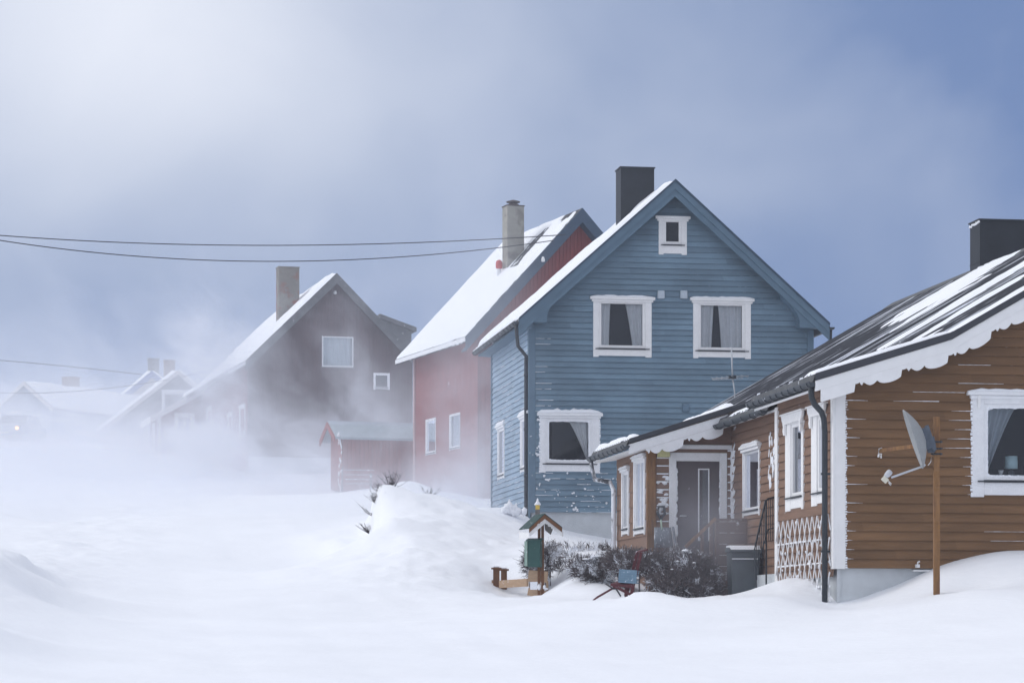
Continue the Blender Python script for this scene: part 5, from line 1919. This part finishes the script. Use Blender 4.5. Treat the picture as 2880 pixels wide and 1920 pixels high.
def twigs(mb, base, n, h, spread, r=0.006, lean=(0, 0), sub=3):
    base = Vector(base)
    for i in range(n):
        a = random.uniform(0, 2 * math.pi)
        s_ = abs(random.gauss(0, 1)) * spread
        d = Vector((math.cos(a) * s_ + lean[0], math.sin(a) * s_ + lean[1], random.uniform(0.5, 1.0)))
        L = h * random.uniform(0.5, 1.1)
        p0 = base + Vector((random.uniform(-1, 1), random.uniform(-1, 1), 0)) * 0.12 * h
        p1 = p0 + d * L * 0.5 + Vector((random.uniform(-.05, .05), random.uniform(-.05, .05), 0)) * h
        p2 = p1 + (d * 0.8 + Vector((random.uniform(-.3, .3), random.uniform(-.3, .3), random.uniform(0, .4)))) * L * 0.5
        mb.tube([p0, p1, p2], [r, r * 0.8, r * 0.4], 3, False)
        for k in range(sub):
            t = random.uniform(0.2, 1)
            q = p0 + (p1 - p0) * t if random.random() < 0.5 else p1 + (p2 - p1) * t
            e = q + Vector((random.uniform(-.4, .4), random.uniform(-.4, .4), random.uniform(0.05, .5))) * L * 0.4
            mb.tube([q, e], [r * 0.6, r * 0.35], 3, False)


def hedge_fill(mb, cells, n, Lm=0.16, r=0.006):
    """short crooked shoots filling a set of ellipsoids (centre, radii)"""
    for i in range(n):
        c, rad = random.choice(cells)
        while True:
            q = Vector((random.uniform(-1, 1), random.uniform(-1, 1), random.uniform(-1, 1)))
            if q.length < 1:
                break
        if random.random() < 0.6:
            q = q.normalized() * random.uniform(0.75, 1.02)
        p = Vector(c) + Vector((q.x * rad[0], q.y * rad[1], q.z * rad[2]))
        d = (q * 0.7 + Vector((random.gauss(0, .5), random.gauss(0, .5), 0.55 + random.gauss(0, .4)))).normalized()
        L = Lm * random.uniform(0.4, 1.2)
        e = p + d * L
        mid = p + d * L * 0.5 + Vector((random.gauss(0, .02), random.gauss(0, .02), random.gauss(0, .02)))
        mb.tube([p, mid, e], [r, r * 0.9, r * 0.5], 3, False)
        if random.random() < 0.5:
            mb.tube([mid, mid + (d + Vector((random.gauss(0, .7), random.gauss(0, .7), random.gauss(0, .5)))) * L * 0.4], [r * 0.8, r * 0.4], 3, False)


def cell(px, py, Y, rx, ry, rz):
    return (at(px, py, Y), (rx / FPX * Y, ry, rz / FPX * Y))


def shrub(label, cells, n, snowcells=(), Lm=0.16, r=0.006, nm='bare_shrub', bark=None):
    b = Vector(cells[0][0])
    b.z = gz(b.x, b.y)
    o = thing(nm, label, 'shrub', b, 0, 'leafless garden hedge shrubs')
    m = MB()
    hedge_fill(m, [((c[0] - b), c[1]) for c in cells], n, Lm, r)
    for c in cells:
        q = Vector(c[0]) - b
        for k in range(7):
            f = Vector((random.uniform(-.5, .5) * c[1][0], random.uniform(-.5, .5) * c[1][1], 0))
            m.tube([Vector((q.x * 0.9, q.y, -0.1)) + f * 0.5, q + f + Vector((0, 0, 0.3 * c[1][2]))], [0.014, 0.008], 4, False)
    m.build('branches', bark or twig_m, o)
    if snowcells:
        m = MB()
        for px, py, Y, rx, rz in snowcells:
            m.blob(at(px, py, Y) - b, rx / FPX * Y, 0.16, rz / FPX * Y * 0.6, 0.14, 2)
        m.build('snow', snow_m, o)
    return o


shrub('broad dense leafless hedge before the porch door, beside the red kick sled', [cell(1800, 1588, 45.0, 76, 0.5, 32), cell(1880, 1592, 45.0, 80, 0.5, 44), cell(1950, 1606, 44.8, 62, 0.5, 46), cell(1755, 1580, 45.2, 56, 0.5, 28), cell(1980, 1645, 44.6, 44, 0.4, 34), cell(1900, 1640, 44.6, 76, 0.4, 34)], 5200,
      ((1928, 1548, 44.6, 12, 7), (1940, 1553, 44.6, 6, 5), (1906, 1578, 44.5, 5, 4), (1952, 1582, 44.4, 6, 4), (1890, 1600, 44.4, 4, 3)))
shrub('low snow-laden hedge clump left of the blue crate', [cell(1700, 1600, 45.6, 45, 0.4, 40), cell(1665, 1610, 45.8, 30, 0.35, 32), cell(1640, 1600, 46.2, 30, 0.35, 26)], 1900,
      ((1686, 1564, 45.5, 24, 5), (1655, 1571, 45.6, 18, 5)), bark=twigsnow_m)
shrub('sparse dark shrub right behind the green mailbox', [cell(1530, 1580, 48.6, 24, 0.3, 38), cell(1545, 1560, 48.8, 22, 0.3, 22), cell(1500, 1590, 48.7, 20, 0.3, 42), cell(1490, 1575, 48.8, 12, 0.3, 26)], 1300,
      (), bark=twigsnow_m)
shrub('thin row of hedge tips poking through snow before the blue house', [cell(1555, 1545, 50.5, 22, 0.3, 12), cell(1600, 1550, 50.5, 40, 0.3, 12), cell(1660, 1545, 50.6, 36, 0.3, 6), cell(1700, 1545, 50.6, 22, 0.3, 9), cell(1600, 1575, 49.8, 26, 0.3, 14), cell(1580, 1596, 49.0, 26, 0.3, 14)], 800,
      (), 0.14, bark=twigsnow_m)


def bank_bush(label, px, py, Y, h, n, spread, lean, z_on=True, sub=4):
    p = at(px, py, Y)
    o = MB()
    twigs(o, (0, 0, -0.05), n, h, spread, 0.005, lean, sub)
    b = o.build('bare_bush', twigfar_m, None, p)
    tag(b, label, 'bush', 'bare bushes in the ploughed snowbank')


bank_bush('upright tuft of bare twigs on top of the ploughed snowbank', 1100, 1368, 58.4, 0.40, 40, 0.5, (0.1, 0))
bank_bush('bare bush at the snowbank corner peak, left of the upright tuft', 1072, 1380, 57.9, 0.26, 26, 0.6, (-0.25, -0.2))
bank_bush('dense dark bush sticking out of the upper snowbank side', 1064, 1412, 57.7, 0.30, 40, 0.6, (-0.45, -0.3))
bank_bush('thin forked branch reaching out of the snowbank side', 1054, 1446, 57.6, 0.34, 6, 0.3, (-1.2, -0.2), sub=3)
bank_bush('lowest bare bush at the foot of the snowbank by the road', 1042, 1494, 57.4, 0.28, 28, 0.5, (-0.6, -0.3))
bank_bush('faint sparse twigs behind the snowbank below the red wall', 1205, 1396, 62.0, 0.34, 16, 0.8, (0.3, 0))
bank_bush('two stray twigs in the snow before the blue side wall', 1294, 1424, 61.0, 0.16, 3, 0.3, (0.3, 0), sub=0)
bank_bush('faint bare bush by the corner of the red shed', 955, 1396, 93.0, 0.5, 20, 0.4, (0, 0))

# ================================================================= KICK SLED
SY = 43.2
sp = at(1760, 1668, SY)
sled = thing('kick_sled', 'red wooden kick sled tipped back in the snow before the hedge', 'sled', sp)
SP = lambda px, py, dy=0.0: at(px, py, SY + dy) - sp
m = MB()
m.bar(SP(1771, 1690, -0.12), SP(1803, 1552, -0.12), 0.034, 0.05)
m.bar(SP(1760, 1680, 0.22), SP(1793, 1550, 0.22), 0.034, 0.05)
m.build('upright', sledred_m, sled)
m = MB()
m.tube([SP(1789, 1552, 0.3), SP(1820, 1545, -0.22)], 0.016, 8)
m.build('handlebar', sledred_m, sled)
m = MB()
m.add([SP(1717, 1641, -0.15), SP(1785, 1642, -0.15), SP(1780, 1636, 0.25), SP(1735, 1634, 0.25), SP(1717, 1645, -0.15), SP(1785, 1654, -0.15), SP(1780, 1648, 0.25), SP(1735, 1640, 0.25)],
      [(0, 1, 2, 3), (7, 6, 5, 4), (0, 4, 5, 1), (1, 5, 6, 2), (2, 6, 7, 3), (3, 7, 4, 0)])
m.bar(SP(1718, 1642, -0.14), SP(1776, 1672, -0.14), 0.03, 0.045)
m.bar(SP(1762, 1650, 0.1), SP(1760, 1675, 0.1), 0.10, 0.05)
m.build('seat', sledred_m, sled)
for dy, off in ((-0.12, 0), (0.2, -3)):
    m = MB()
    m.tube([SP(1664, 1690, dy), SP(1680, 1680 + off, dy), SP(1732, 1650 + off, dy)], 0.010, 6)
    m.build('runner', sledred_m, sled)
m = MB()
m.tube([SP(1703, 1640, -0.1), SP(1725, 1655, -0.12), SP(1733, 1655, -0.12), SP(1746, 1676, -0.14)], 0.014, 6)
m.build('strut', sledblack_m, sled)
m = MB()
m.bar(SP(1785, 1624, -0.14), SP(1796, 1624, -0.14), 0.05, 0.035)
m.build('white_band', white_m, sled)

cr0 = SP(1742, 1637, -0.16) + sp
crate = thing('plastic_crate', 'light blue latticed plastic crate sitting on the red kick sled', 'crate', cr0, R(-10))
ro = Matrix.Rotation(R(4), 3, 'Y')
T_ = lambda x, y, z: tuple(ro @ Vector((x, y, z)))
m = MB()
W, Dp, Hh = 0.27, 0.32, 0.215
for zz in (0.0, 0.04, 0.08, 0.12, 0.16, Hh - 0.025):
    m.box(-0.02, W, 0.0, 0.012, zz, zz + 0.024, T_)
    m.box(-0.02, W, Dp - 0.012, Dp, zz, zz + 0.024, T_)
    m.box(-0.02, -0.008, 0.012, Dp - 0.012, zz, zz + 0.024, T_)
    m.box(W - 0.012, W, 0.012, Dp - 0.012, zz, zz + 0.024, T_)
for k in range(9):
    xx = -0.02 + (W - 0.0) * k / 8
    m.box(xx, xx + 0.02, 0.002, 0.010, 0.0, Hh, T_)
    yy = Dp * k / 9 + 0.012
    m.box(-0.018, -0.010, yy, yy + 0.014, 0.0, Hh, T_)
m.box(-0.018, W - 0.002, 0.014, Dp - 0.014, 0.0, 0.012, T_)
m.box(0.0, W - 0.02, 0.03, Dp - 0.03, 0.013, 0.17, T_)
m.build('basket', bluecrate_m, crate)

# ================================================================= BIN, LANDING, RAILING, SHOVEL
bp = at(2090, 1672, 44.6)
wbin = thing('wheelie_bin', 'dark grey wheelie bin with snow on its lid below the metal stair railing', 'bin', bp, R(4))
bw = 81 / FPX * 44.6
zt_ = (1672 - 1548) / FPX * 44.6
m = MB()
m.add([(-bw * .44, -.24, -.3), (bw * .44, -.24, -.3), (bw * .44, .24, -.3), (-bw * .44, .24, -.3), (-bw / 2, -.28, zt_ - .03), (bw / 2, -.28, zt_ - .03), (bw / 2, .28, zt_ - .03), (-bw / 2, .28, zt_ - .03)],
      [(3, 2, 1, 0), (4, 5, 6, 7), (0, 1, 5, 4), (1, 2, 6, 5), (2, 3, 7, 6), (3, 0, 4, 7)])
zz = zt_ - 0.17
m.box(-bw / 2 + .006, bw / 2 - .006, -.300, -.279, zz, zz + 0.02)
m.build('body', bin_m, wbin, bevel=0.015)
m = MB()
m.prism([(-.33, zt_ - .03), (-.33, zt_ + .0), (-.15, zt_ + .05), (.2, zt_ + .06), (.3, zt_ + .03), (.3, zt_ - .025)], -bw / 2 - .025, bw / 2 + .025, 'u')
m.build('lid', bin_m, wbin, bevel=0.012)
m = MB()
m.prism([(-.30, zt_ + .012), (-.15, zt_ + .085), (.2, zt_ + .09), (.28, zt_ + .05), (.2, zt_ + .062), (-.15, zt_ + .052)], -bw / 2 - .01, bw / 2 + .01, 'u')
m.box(-bw / 2 + .01, bw / 2 - .01, -.305, -.285, zz + .021, zz + .035)
m.build('snow', snow_m, wbin)
m = MB()
m.tube([(-bw / 2 + .02, .31, zt_ - .05), (bw / 2 - .02, .31, zt_ - .05)], .014, 6)
m.build('handle', bin_m, wbin)

# landing with boarded parapet
lv = 6.1
l0, lz1 = A.F(2013, 1457, lv)
l1 = MU - 0.02
lw = lambda u, v, z: A.P + Vector((u * A.u[0] + v * A.v[0], u * A.u[1] + v * A.v[1], z))
lp_ = lw(l0, lv, 0.3)
landing = thing('stair_landing', 'brown boarded stair landing with sloping handrail before the porch door', 'stairs', lp_, A.a)
m = MB()
ll = l1 - l0
zt_, k = lz1 - 0.3, 0
zz = -0.3
while zz < zt_ - 0.02:
    top = min(zz + 0.19, zt_)
    m.box(0.0, ll, 0.0, 0.028, zz + 0.008, top)
    zz += 0.19
m.box(0.0, 0.05, 0.03, 0.08, -0.3, zt_ - 0.01)
m.build('parapet', deck_m, landing)
m = MB()
m.box(-0.55, ll, 0.09, PV - lv - 0.06, 0.72, 0.80)
for k in range(4):
    m.box(-0.55 - 0.26 * (k + 1), -0.55 - 0.26 * k, 0.09, 1.0, 0.72 - 0.17 * (k + 1) + 0.04, 0.72 - 0.17 * (k + 1) + 0.09)
m.build('step', deck_m, landing)
m = MB()
h0 = A.F(2013, 1457, lv - 0.02)
h1 = A.F(1928, 1537, lv - 0.02)
m.bar((h0[0] - l0, -0.02, h0[1] - 0.3), (h1[0] - l0, -0.02, h1[1] - 0.3), 0.035, 0.05)
m.build('handrail', wood_m, landing)
for px, yt in ((1975, 1500), (2000, 1475)):
    u_, z_ = A.F(px, yt, lv)
    m = MB()
    m.bar((u_ - l0, 0.0, -0.3), (u_ - l0, 0.0, z_ - 0.3), 0.05)
    m.build('post', deck_m, landing)

rp = at(2150, 1670, 43.4)
rail = thing('stair_railing', 'black metal stair railing with thin balusters behind the bay trellis', 'railing', rp)
RP = lambda px, py, dy=0.0: at(px, py, 43.4 + dy) - rp
m = MB()
m.tube([RP(2190, 1394, 0.3), RP(2160, 1402, 0.1), RP(2153, 1408, 0.0), RP(2125, 1530, -0.35), RP(2122, 1545, -0.4), RP(2128, 1690, -0.4)], 0.016, 8)
m.tube([RP(2190, 1480, 0.3), RP(2160, 1488, 0.1), RP(2127, 1600, -0.36)], 0.010, 6)
m.tube([RP(2155, 1404, 0.0), RP(2155, 1700, 0.0)], 0.014, 6)
m.build('rail', metal_dark, rail)
m = MB()
for k in range(6):
    px = 2162 + 5 * k
    m.tube([RP(px, 1401 - 1.3 * (k), 0.1 + 0.04 * k), RP(px, 1520, 0.1 + 0.04 * k)], 0.007, 5)
for k in range(6):
    t = (k + 0.5) / 6
    px = 2153 + (2125 - 2153) * t
    py = 1408 + (1530 - 1408) * t
    m.tube([RP(px, py, -0.35 * t), RP(px + 1, min(py + 110, 1690), -0.35 * t)], 0.007, 5)
m.build('baluster', metal_dark, rail)

sv_ = PV - 0.16
sb = lw(A.F(1862, 1535, sv_)[0], sv_, A.F(1862, 1540, sv_)[1])
shovel = thing('snow_shovel', 'grey snow shovel with pale green shaft and black grip leaning left of the porch door', 'shovel', sb, A.a)
pxm = FPX / 46.5
m = MB()
n = 8
vs = []
for j, z in enumerate((0.0, 0.2, 0.36)):
    for i in range(n + 1):
        t = i / n - 0.5
        wv = (0.34 - 0.02 * j)
        vs.append((t * wv + 0.02, -0.05 - 0.03 * math.cos(t * math.pi) + 0.05 * j, z))
fsx = [(j * (n + 1) + i, j * (n + 1) + i + 1, (j + 1) * (n + 1) + i + 1, (j + 1) * (n + 1) + i) for j in range(2) for i in range(n)]
m.add(vs, fsx, True)
m.bar((0.19, -0.03, 0.37), (0.235, -0.06, -0.02), 0.03, 0.03)
bl = m.build('blade', shovel_m, shovel)
so = bl.modifiers.new('thick', 'SOLIDIFY')
so.thickness = 0.008
m = MB()
m.tube([(0.0, 0.02, 0.3), (-0.01, 0.05, 0.52)], 0.016, 8)
m.build('shaft', shovelh_m, shovel)
m = MB()
m.tube([(-0.01, 0.05, 0.50), (-0.06, 0.06, 0.60), (-0.05, 0.07, 0.72), (0.05, 0.07, 0.72), (0.06, 0.06, 0.60), (-0.01, 0.05, 0.50)], 0.026, 8)
m.build('grip', metal_dark, shovel)

# upright chunk of packed snow by the blue wall
m = MB()
for i in range(34):
    px = 1435 + random.gauss(0, 15)
    m.blob(at(px, 1438 - max(0, 24 - abs(px - 1436) * 1.1) * random.random(), 65.2), random.uniform(0.05, 0.11), 0.1, random.uniform(0.05, 0.15), 0.4)
o = m.build('snow_lump', snow_m)
tag(o, 'jagged upright lump of packed snow against the blue side wall', 'snow lump')

# ================================================================= AIR
def volume_box(name, x0, x1, y0, y1, z0, z1, m):
    o = MB().box(x0, x1, y0, y1, z0, z1).build(name, m)
    o['kind'] = 'stuff'
    return o


mh, nt = new_mat('haze_air')
out = N(nt, 'ShaderNodeOutputMaterial')
pv = N(nt, 'ShaderNodeVolumePrincipled')
pv.inputs['Color'].default_value = (0.82, 0.87, 1.0, 1)
pv.inputs['Density'].default_value = 0.0007
pv.inputs['Anisotropy'].default_value = 0.0
nt.links.new(pv.outputs[0], out.inputs['Volume'])
volume_box('haze', -420, 420, -19, 335, -6, 21, mh)

# drifting snow: thick low over the street, torn into plumes by the wind
md, nt = new_mat('drifting_snow_air')
L = nt.links.new
out = N(nt, 'ShaderNodeOutputMaterial')
pv = N(nt, 'ShaderNodeVolumePrincipled')
pv.inputs['Color'].default_value = (0.91, 0.935, 1.0, 1)
tc = N(nt, 'ShaderNodeTexCoord')
sx = N(nt, 'ShaderNodeSeparateXYZ')
L(tc.outputs['Object'], sx.inputs[0])


def M(op, a, b=None, c=None, clamp=False):
    n = N(nt, 'ShaderNodeMath', operation=op, use_clamp=clamp)
    for i, q in enumerate((a, b, c)):
        if q is None:
            continue
        if isinstance(q, (int, float)):
            n.inputs[i].default_value = q
        else:
            L(q, n.inputs[i])
    return n.outputs[0]


def MR(x, a, b, c, d, smooth=True):
    n = N(nt, 'ShaderNodeMapRange', i_1=a, i_2=b, i_3=c, i_4=d)
    if smooth:
        n.interpolation_type = 'SMOOTHSTEP'
    L(x, n.inputs[0])
    return n.outputs[0]


X_, Y_, Z_ = sx.outputs
g = M('MULTIPLY_ADD', Y_, 0.0862, -3.05)
h = M('SUBTRACT', Z_, g)
hp = M('MAXIMUM', h, 0.0)
low = M('EXPONENT', M('MULTIPLY', hp, -0.62))
mpn = N(nt, 'ShaderNodeMapping', i_Scale=(1.0, 0.16, 1.15), i_Rotation=(0.0, R(-35), 0.0))
L(tc.outputs['Object'], mpn.inputs['Vector'])
nz = N(nt, 'ShaderNodeTexNoise', i_Scale=0.42, i_Detail=5.0, i_Roughness=0.68, i_Distortion=0.35)
L(mpn.outputs[0], nz.inputs['Vector'])
tear = MR(nz.outputs[0], 0.40, 0.62, 0.0, 1.0)
wisp = MR(nz.outputs[0], 0.47, 0.70, 0.0, 1.0)
s_px = M('DIVIDE', X_, Y_)                       # bearing down the street


def around(x, c, w):                             # soft bump, 1 at c
    q = M('DIVIDE', M('SUBTRACT', x, c), w)
    return M('EXPONENT', M('MULTIPLY', M('MULTIPLY', q, q), -1.0))


left = MR(s_px, -0.085, -0.125, 0.0, 1.0)
mid = MR(s_px, -0.002, -0.03, 0.10, 1.0)
# 1 low creeping drift over the whole street beyond the ploughed bank
d1 = M('MULTIPLY', M('MULTIPLY', low, MR(Y_, 56, 88, 0.0, 1.0)), M('MULTIPLY', M('MULTIPLY_ADD', tear, 0.9, 0.22), mid))
# 2 thick blowing snow that hides the far end of the street
d2 = M('MULTIPLY', M('MULTIPLY', M('EXPONENT', M('MULTIPLY', hp, -0.80)), M('MULTIPLY', MR(Y_, 106, 122, 0.0, 1.0), left)), M('MULTIPLY_ADD', tear, 1.15, 0.10))
# 3 wisps racing past the dark house
d3 = M('MULTIPLY', M('MULTIPLY', wisp, M('EXPONENT', M('MULTIPLY', hp, -0.28))), M('MULTIPLY', MR(Y_, 97, 101, 0, 1), MR(Y_, 112, 109, 0, 1)))
d3 = M('MULTIPLY', d3, MR(s_px, -0.035, -0.06, 0.25, 1.0))
# 4 plume curling up off the street corner of the dark house
d4 = M('MULTIPLY', M('MULTIPLY', around(s_px, -0.114, 0.014), around(Y_, 106.0, 4.0)), M('MULTIPLY', MR(hp, 9.5, 2.5, 0.0, 1.0), M('MULTIPLY_ADD', tear, 1.0, 0.15)))
# 5 spindrift between the red house and the bank
d5 = M('MULTIPLY', M('MULTIPLY', around(s_px, -0.012, 0.019), around(Y_, 74.0, 10.0)), M('MULTIPLY', M('EXPONENT', M('MULTIPLY', hp, -0.30)), M('MULTIPLY_ADD', tear, 0.8, 0.35)))
# 6 thin even mist of fine snow in the lee beyond the red house
d6 = M('MULTIPLY', M('MULTIPLY', MR(Y_, 72, 96, 0.0, 1.0), MR(hp, 13.0, 5.0, 0.0, 1.0)), M('MULTIPLY_ADD', tear, 0.8, 0.6))
tot = M('MULTIPLY', d1, 0.095)
for dd_, k_ in ((d2, 0.34), (d3, 0.15), (d4, 0.34), (d5, 0.125), (d6, 0.002)):
    tot = M('MULTIPLY_ADD', dd_, k_, tot)
L(tot, pv.inputs['Density'])
L(pv.outputs[0], out.inputs['Volume'])
md.volume_intersection_method = 'FAST' if hasattr(md, 'volume_intersection_method') else 0
volume_box('drifting_snow', -36, 6, 52, 172, 1.2, 17.5, md)

# a breath of spindrift swirling before the porch door
m7, nt = new_mat('spindrift_air')
L = nt.links.new
out = N(nt, 'ShaderNodeOutputMaterial')
pv = N(nt, 'ShaderNodeVolumePrincipled')
pv.inputs['Color'].default_value = (0.87, 0.90, 1.0, 1)
tc = N(nt, 'ShaderNodeTexCoord')
sx = N(nt, 'ShaderNodeSeparateXYZ')
L(tc.outputs['Object'], sx.inputs[0])
X_, Y_, Z_ = sx.outputs
nz = N(nt, 'ShaderNodeTexNoise', i_Scale=0.9, i_Detail=2.0)
L(tc.outputs['Object'], nz.inputs['Vector'])
dn = M('MULTIPLY', M('MULTIPLY', around(X_, 3.35, 0.9), around(Y_, 44.7, 0.9)), M('MULTIPLY', around(Z_, 1.55, 0.85), MR(nz.outputs[0], 0.35, 0.65, 0.3, 1.0)))
L(M('MULTIPLY', dn, 0.27), pv.inputs['Density'])
L(pv.outputs[0], out.inputs['Volume'])
volume_box('spindrift', 1.3, 5.6, 42.6, 46.9, -0.6, 3.9, m7)

# ================================================================= SKY AND LIGHT
SUN_EL, SUN_AZ = R(40), R(-78)                   # azimuth from +Y towards +X; the light comes from the left
w = bpy.data.worlds.new('World')
scene.world = w
w.use_nodes = True
nt = w.node_tree
nt.nodes.clear()
L = nt.links.new
out = N(nt, 'ShaderNodeOutputWorld')
bg = N(nt, 'ShaderNodeBackground', i_Strength=0.10)
sky = N(nt, 'ShaderNodeTexSky')
sky.sky_type = 'NISHITA'
sky.sun_disc = False
sky.sun_elevation = SUN_EL
sky.sun_rotation = SUN_AZ
tc = N(nt, 'ShaderNodeTexCoord')
nrmv = N(nt, 'ShaderNodeVectorMath', operation='NORMALIZE')
L(tc.outputs['Generated'], nrmv.inputs[0])
sx = N(nt, 'ShaderNodeSeparateXYZ')
L(nrmv.outputs[0], sx.inputs[0])
X_, Y_, Z_ = sx.outputs


def dotdir(az, el):
    n = N(nt, 'ShaderNodeVectorMath', operation='DOT_PRODUCT')
    L(nrmv.outputs[0], n.inputs[0])
    n.inputs[1].default_value = (math.sin(az) * math.cos(el), math.cos(az) * math.cos(el), math.sin(el))
    return n.outputs['Value']


cn = N(nt, 'ShaderNodeTexNoise', i_Scale=9.0, i_Detail=5.0, i_Roughness=0.48, i_Distortion=0.4)
L(nrmv.outputs[0], cn.inputs['Vector'])
nzv = M('SUBTRACT', cn.outputs[0], 0.5)
# bright break in the cloud to the upper left of the street
dd = dotdir(R(-9.0), R(14.2))
brk = M('EXPONENT', M('MULTIPLY', M('SUBTRACT', 1.0, dd), -95.0))
brk = M('ADD', M('MULTIPLY', brk, M('MULTIPLY', MR(Z_, 0.10, 0.215, 0.08, 1.0), 0.86)), M('MULTIPLY', nzv, 0.55), clamp=True)
# overall cloud cover grows brighter to the left and overhead, stays slate towards the right
side_ = MR(X_, -0.9, 0.5, 1.0, 0.0)
over = MR(Z_, 0.24, 0.62, 0.0, 1.0)
behind = MR(Y_, 0.7, -0.4, 0.0, 1.0)
lit = M('MAXIMUM', M('MULTIPLY', side_, MR(Y_, 0.97, 0.6, 0.0, 1.0)), M('MAXIMUM', M('MULTIPLY', over, 1.0), M('MULTIPLY', behind, 0.60)))
fac = M('MAXIMUM', brk, lit, clamp=True)
mixc = N(nt, 'ShaderNodeMix', data_type='RGBA')
L(fac, mixc.inputs[0])
mixc.inputs[6].default_value = (1.75, 2.55, 4.9, 1)     # slate blue snow cloud
mixc.inputs[7].default_value = (9.0, 9.3, 10.2, 1)       # bright thin cloud
grad = N(nt, 'ShaderNodeMix', data_type='RGBA')
L(M('ADD', M('MULTIPLY', MR(X_, 0.20, -0.03, 0.0, 1.0), MR(Z_, 0.05, 0.22, 0.38, 1.0)), M('MULTIPLY', nzv, 0.9), clamp=True), grad.inputs[0])
grad.inputs[6].default_value = (1.55, 2.4, 4.7, 1)
grad.inputs[7].default_value = (3.0, 3.8, 5.7, 1)
L(grad.outputs[2], mixc.inputs[6])
mixs = N(nt, 'ShaderNodeMix', data_type='RGBA')
mixs.inputs[0].default_value = 0.90                      # nearly complete overcast over the clear sky
L(sky.outputs[0], mixs.inputs[6])
L(mixc.outputs[2], mixs.inputs[7])
L(mixs.outputs[2], bg.inputs[0])
L(bg.outputs[0], out.inputs[0])

sl_ = bpy.data.lights.new('sun', 'SUN')
sl_.energy = 1.0
sl_.angle = R(25)
sl_.color = (1.0, 0.97, 0.93)
so_ = bpy.data.objects.new('sun', sl_)
COL.objects.link(so_)
dv = Vector((math.sin(SUN_AZ) * math.cos(SUN_EL), math.cos(SUN_AZ) * math.cos(SUN_EL), math.sin(SUN_EL)))
so_.rotation_euler = dv.to_track_quat('Z', 'Y').to_euler()

# ================================================================= CAMERA
cam = bpy.data.cameras.new('camera')
co = bpy.data.objects.new('camera', cam)
COL.objects.link(co)
co.location = (0, 0, 0)
co.rotation_euler = (R(90), 0, 0)
cam.sensor_width = 36
cam.lens = FPX / 2880 * 36
cam.shift_y = (HY - 960) / 2880
cam.clip_start = 0.1
cam.clip_end = 3000
scene.camera = co

scene.view_settings.view_transform = 'Standard'
scene.view_settings.look = 'None'
scene.view_settings.exposure = 0.0
scene.view_settings.gamma = 1.0
cy = scene.cycles
cy.use_denoising = True
cy.max_bounces = 8
cy.volume_bounces = 2
cy.transparent_max_bounces = 12
cy.volume_step_rate = 0.6
cy.use_adaptive_sampling = True
cy.adaptive_threshold = 0.025
cy.volume_max_steps = 256
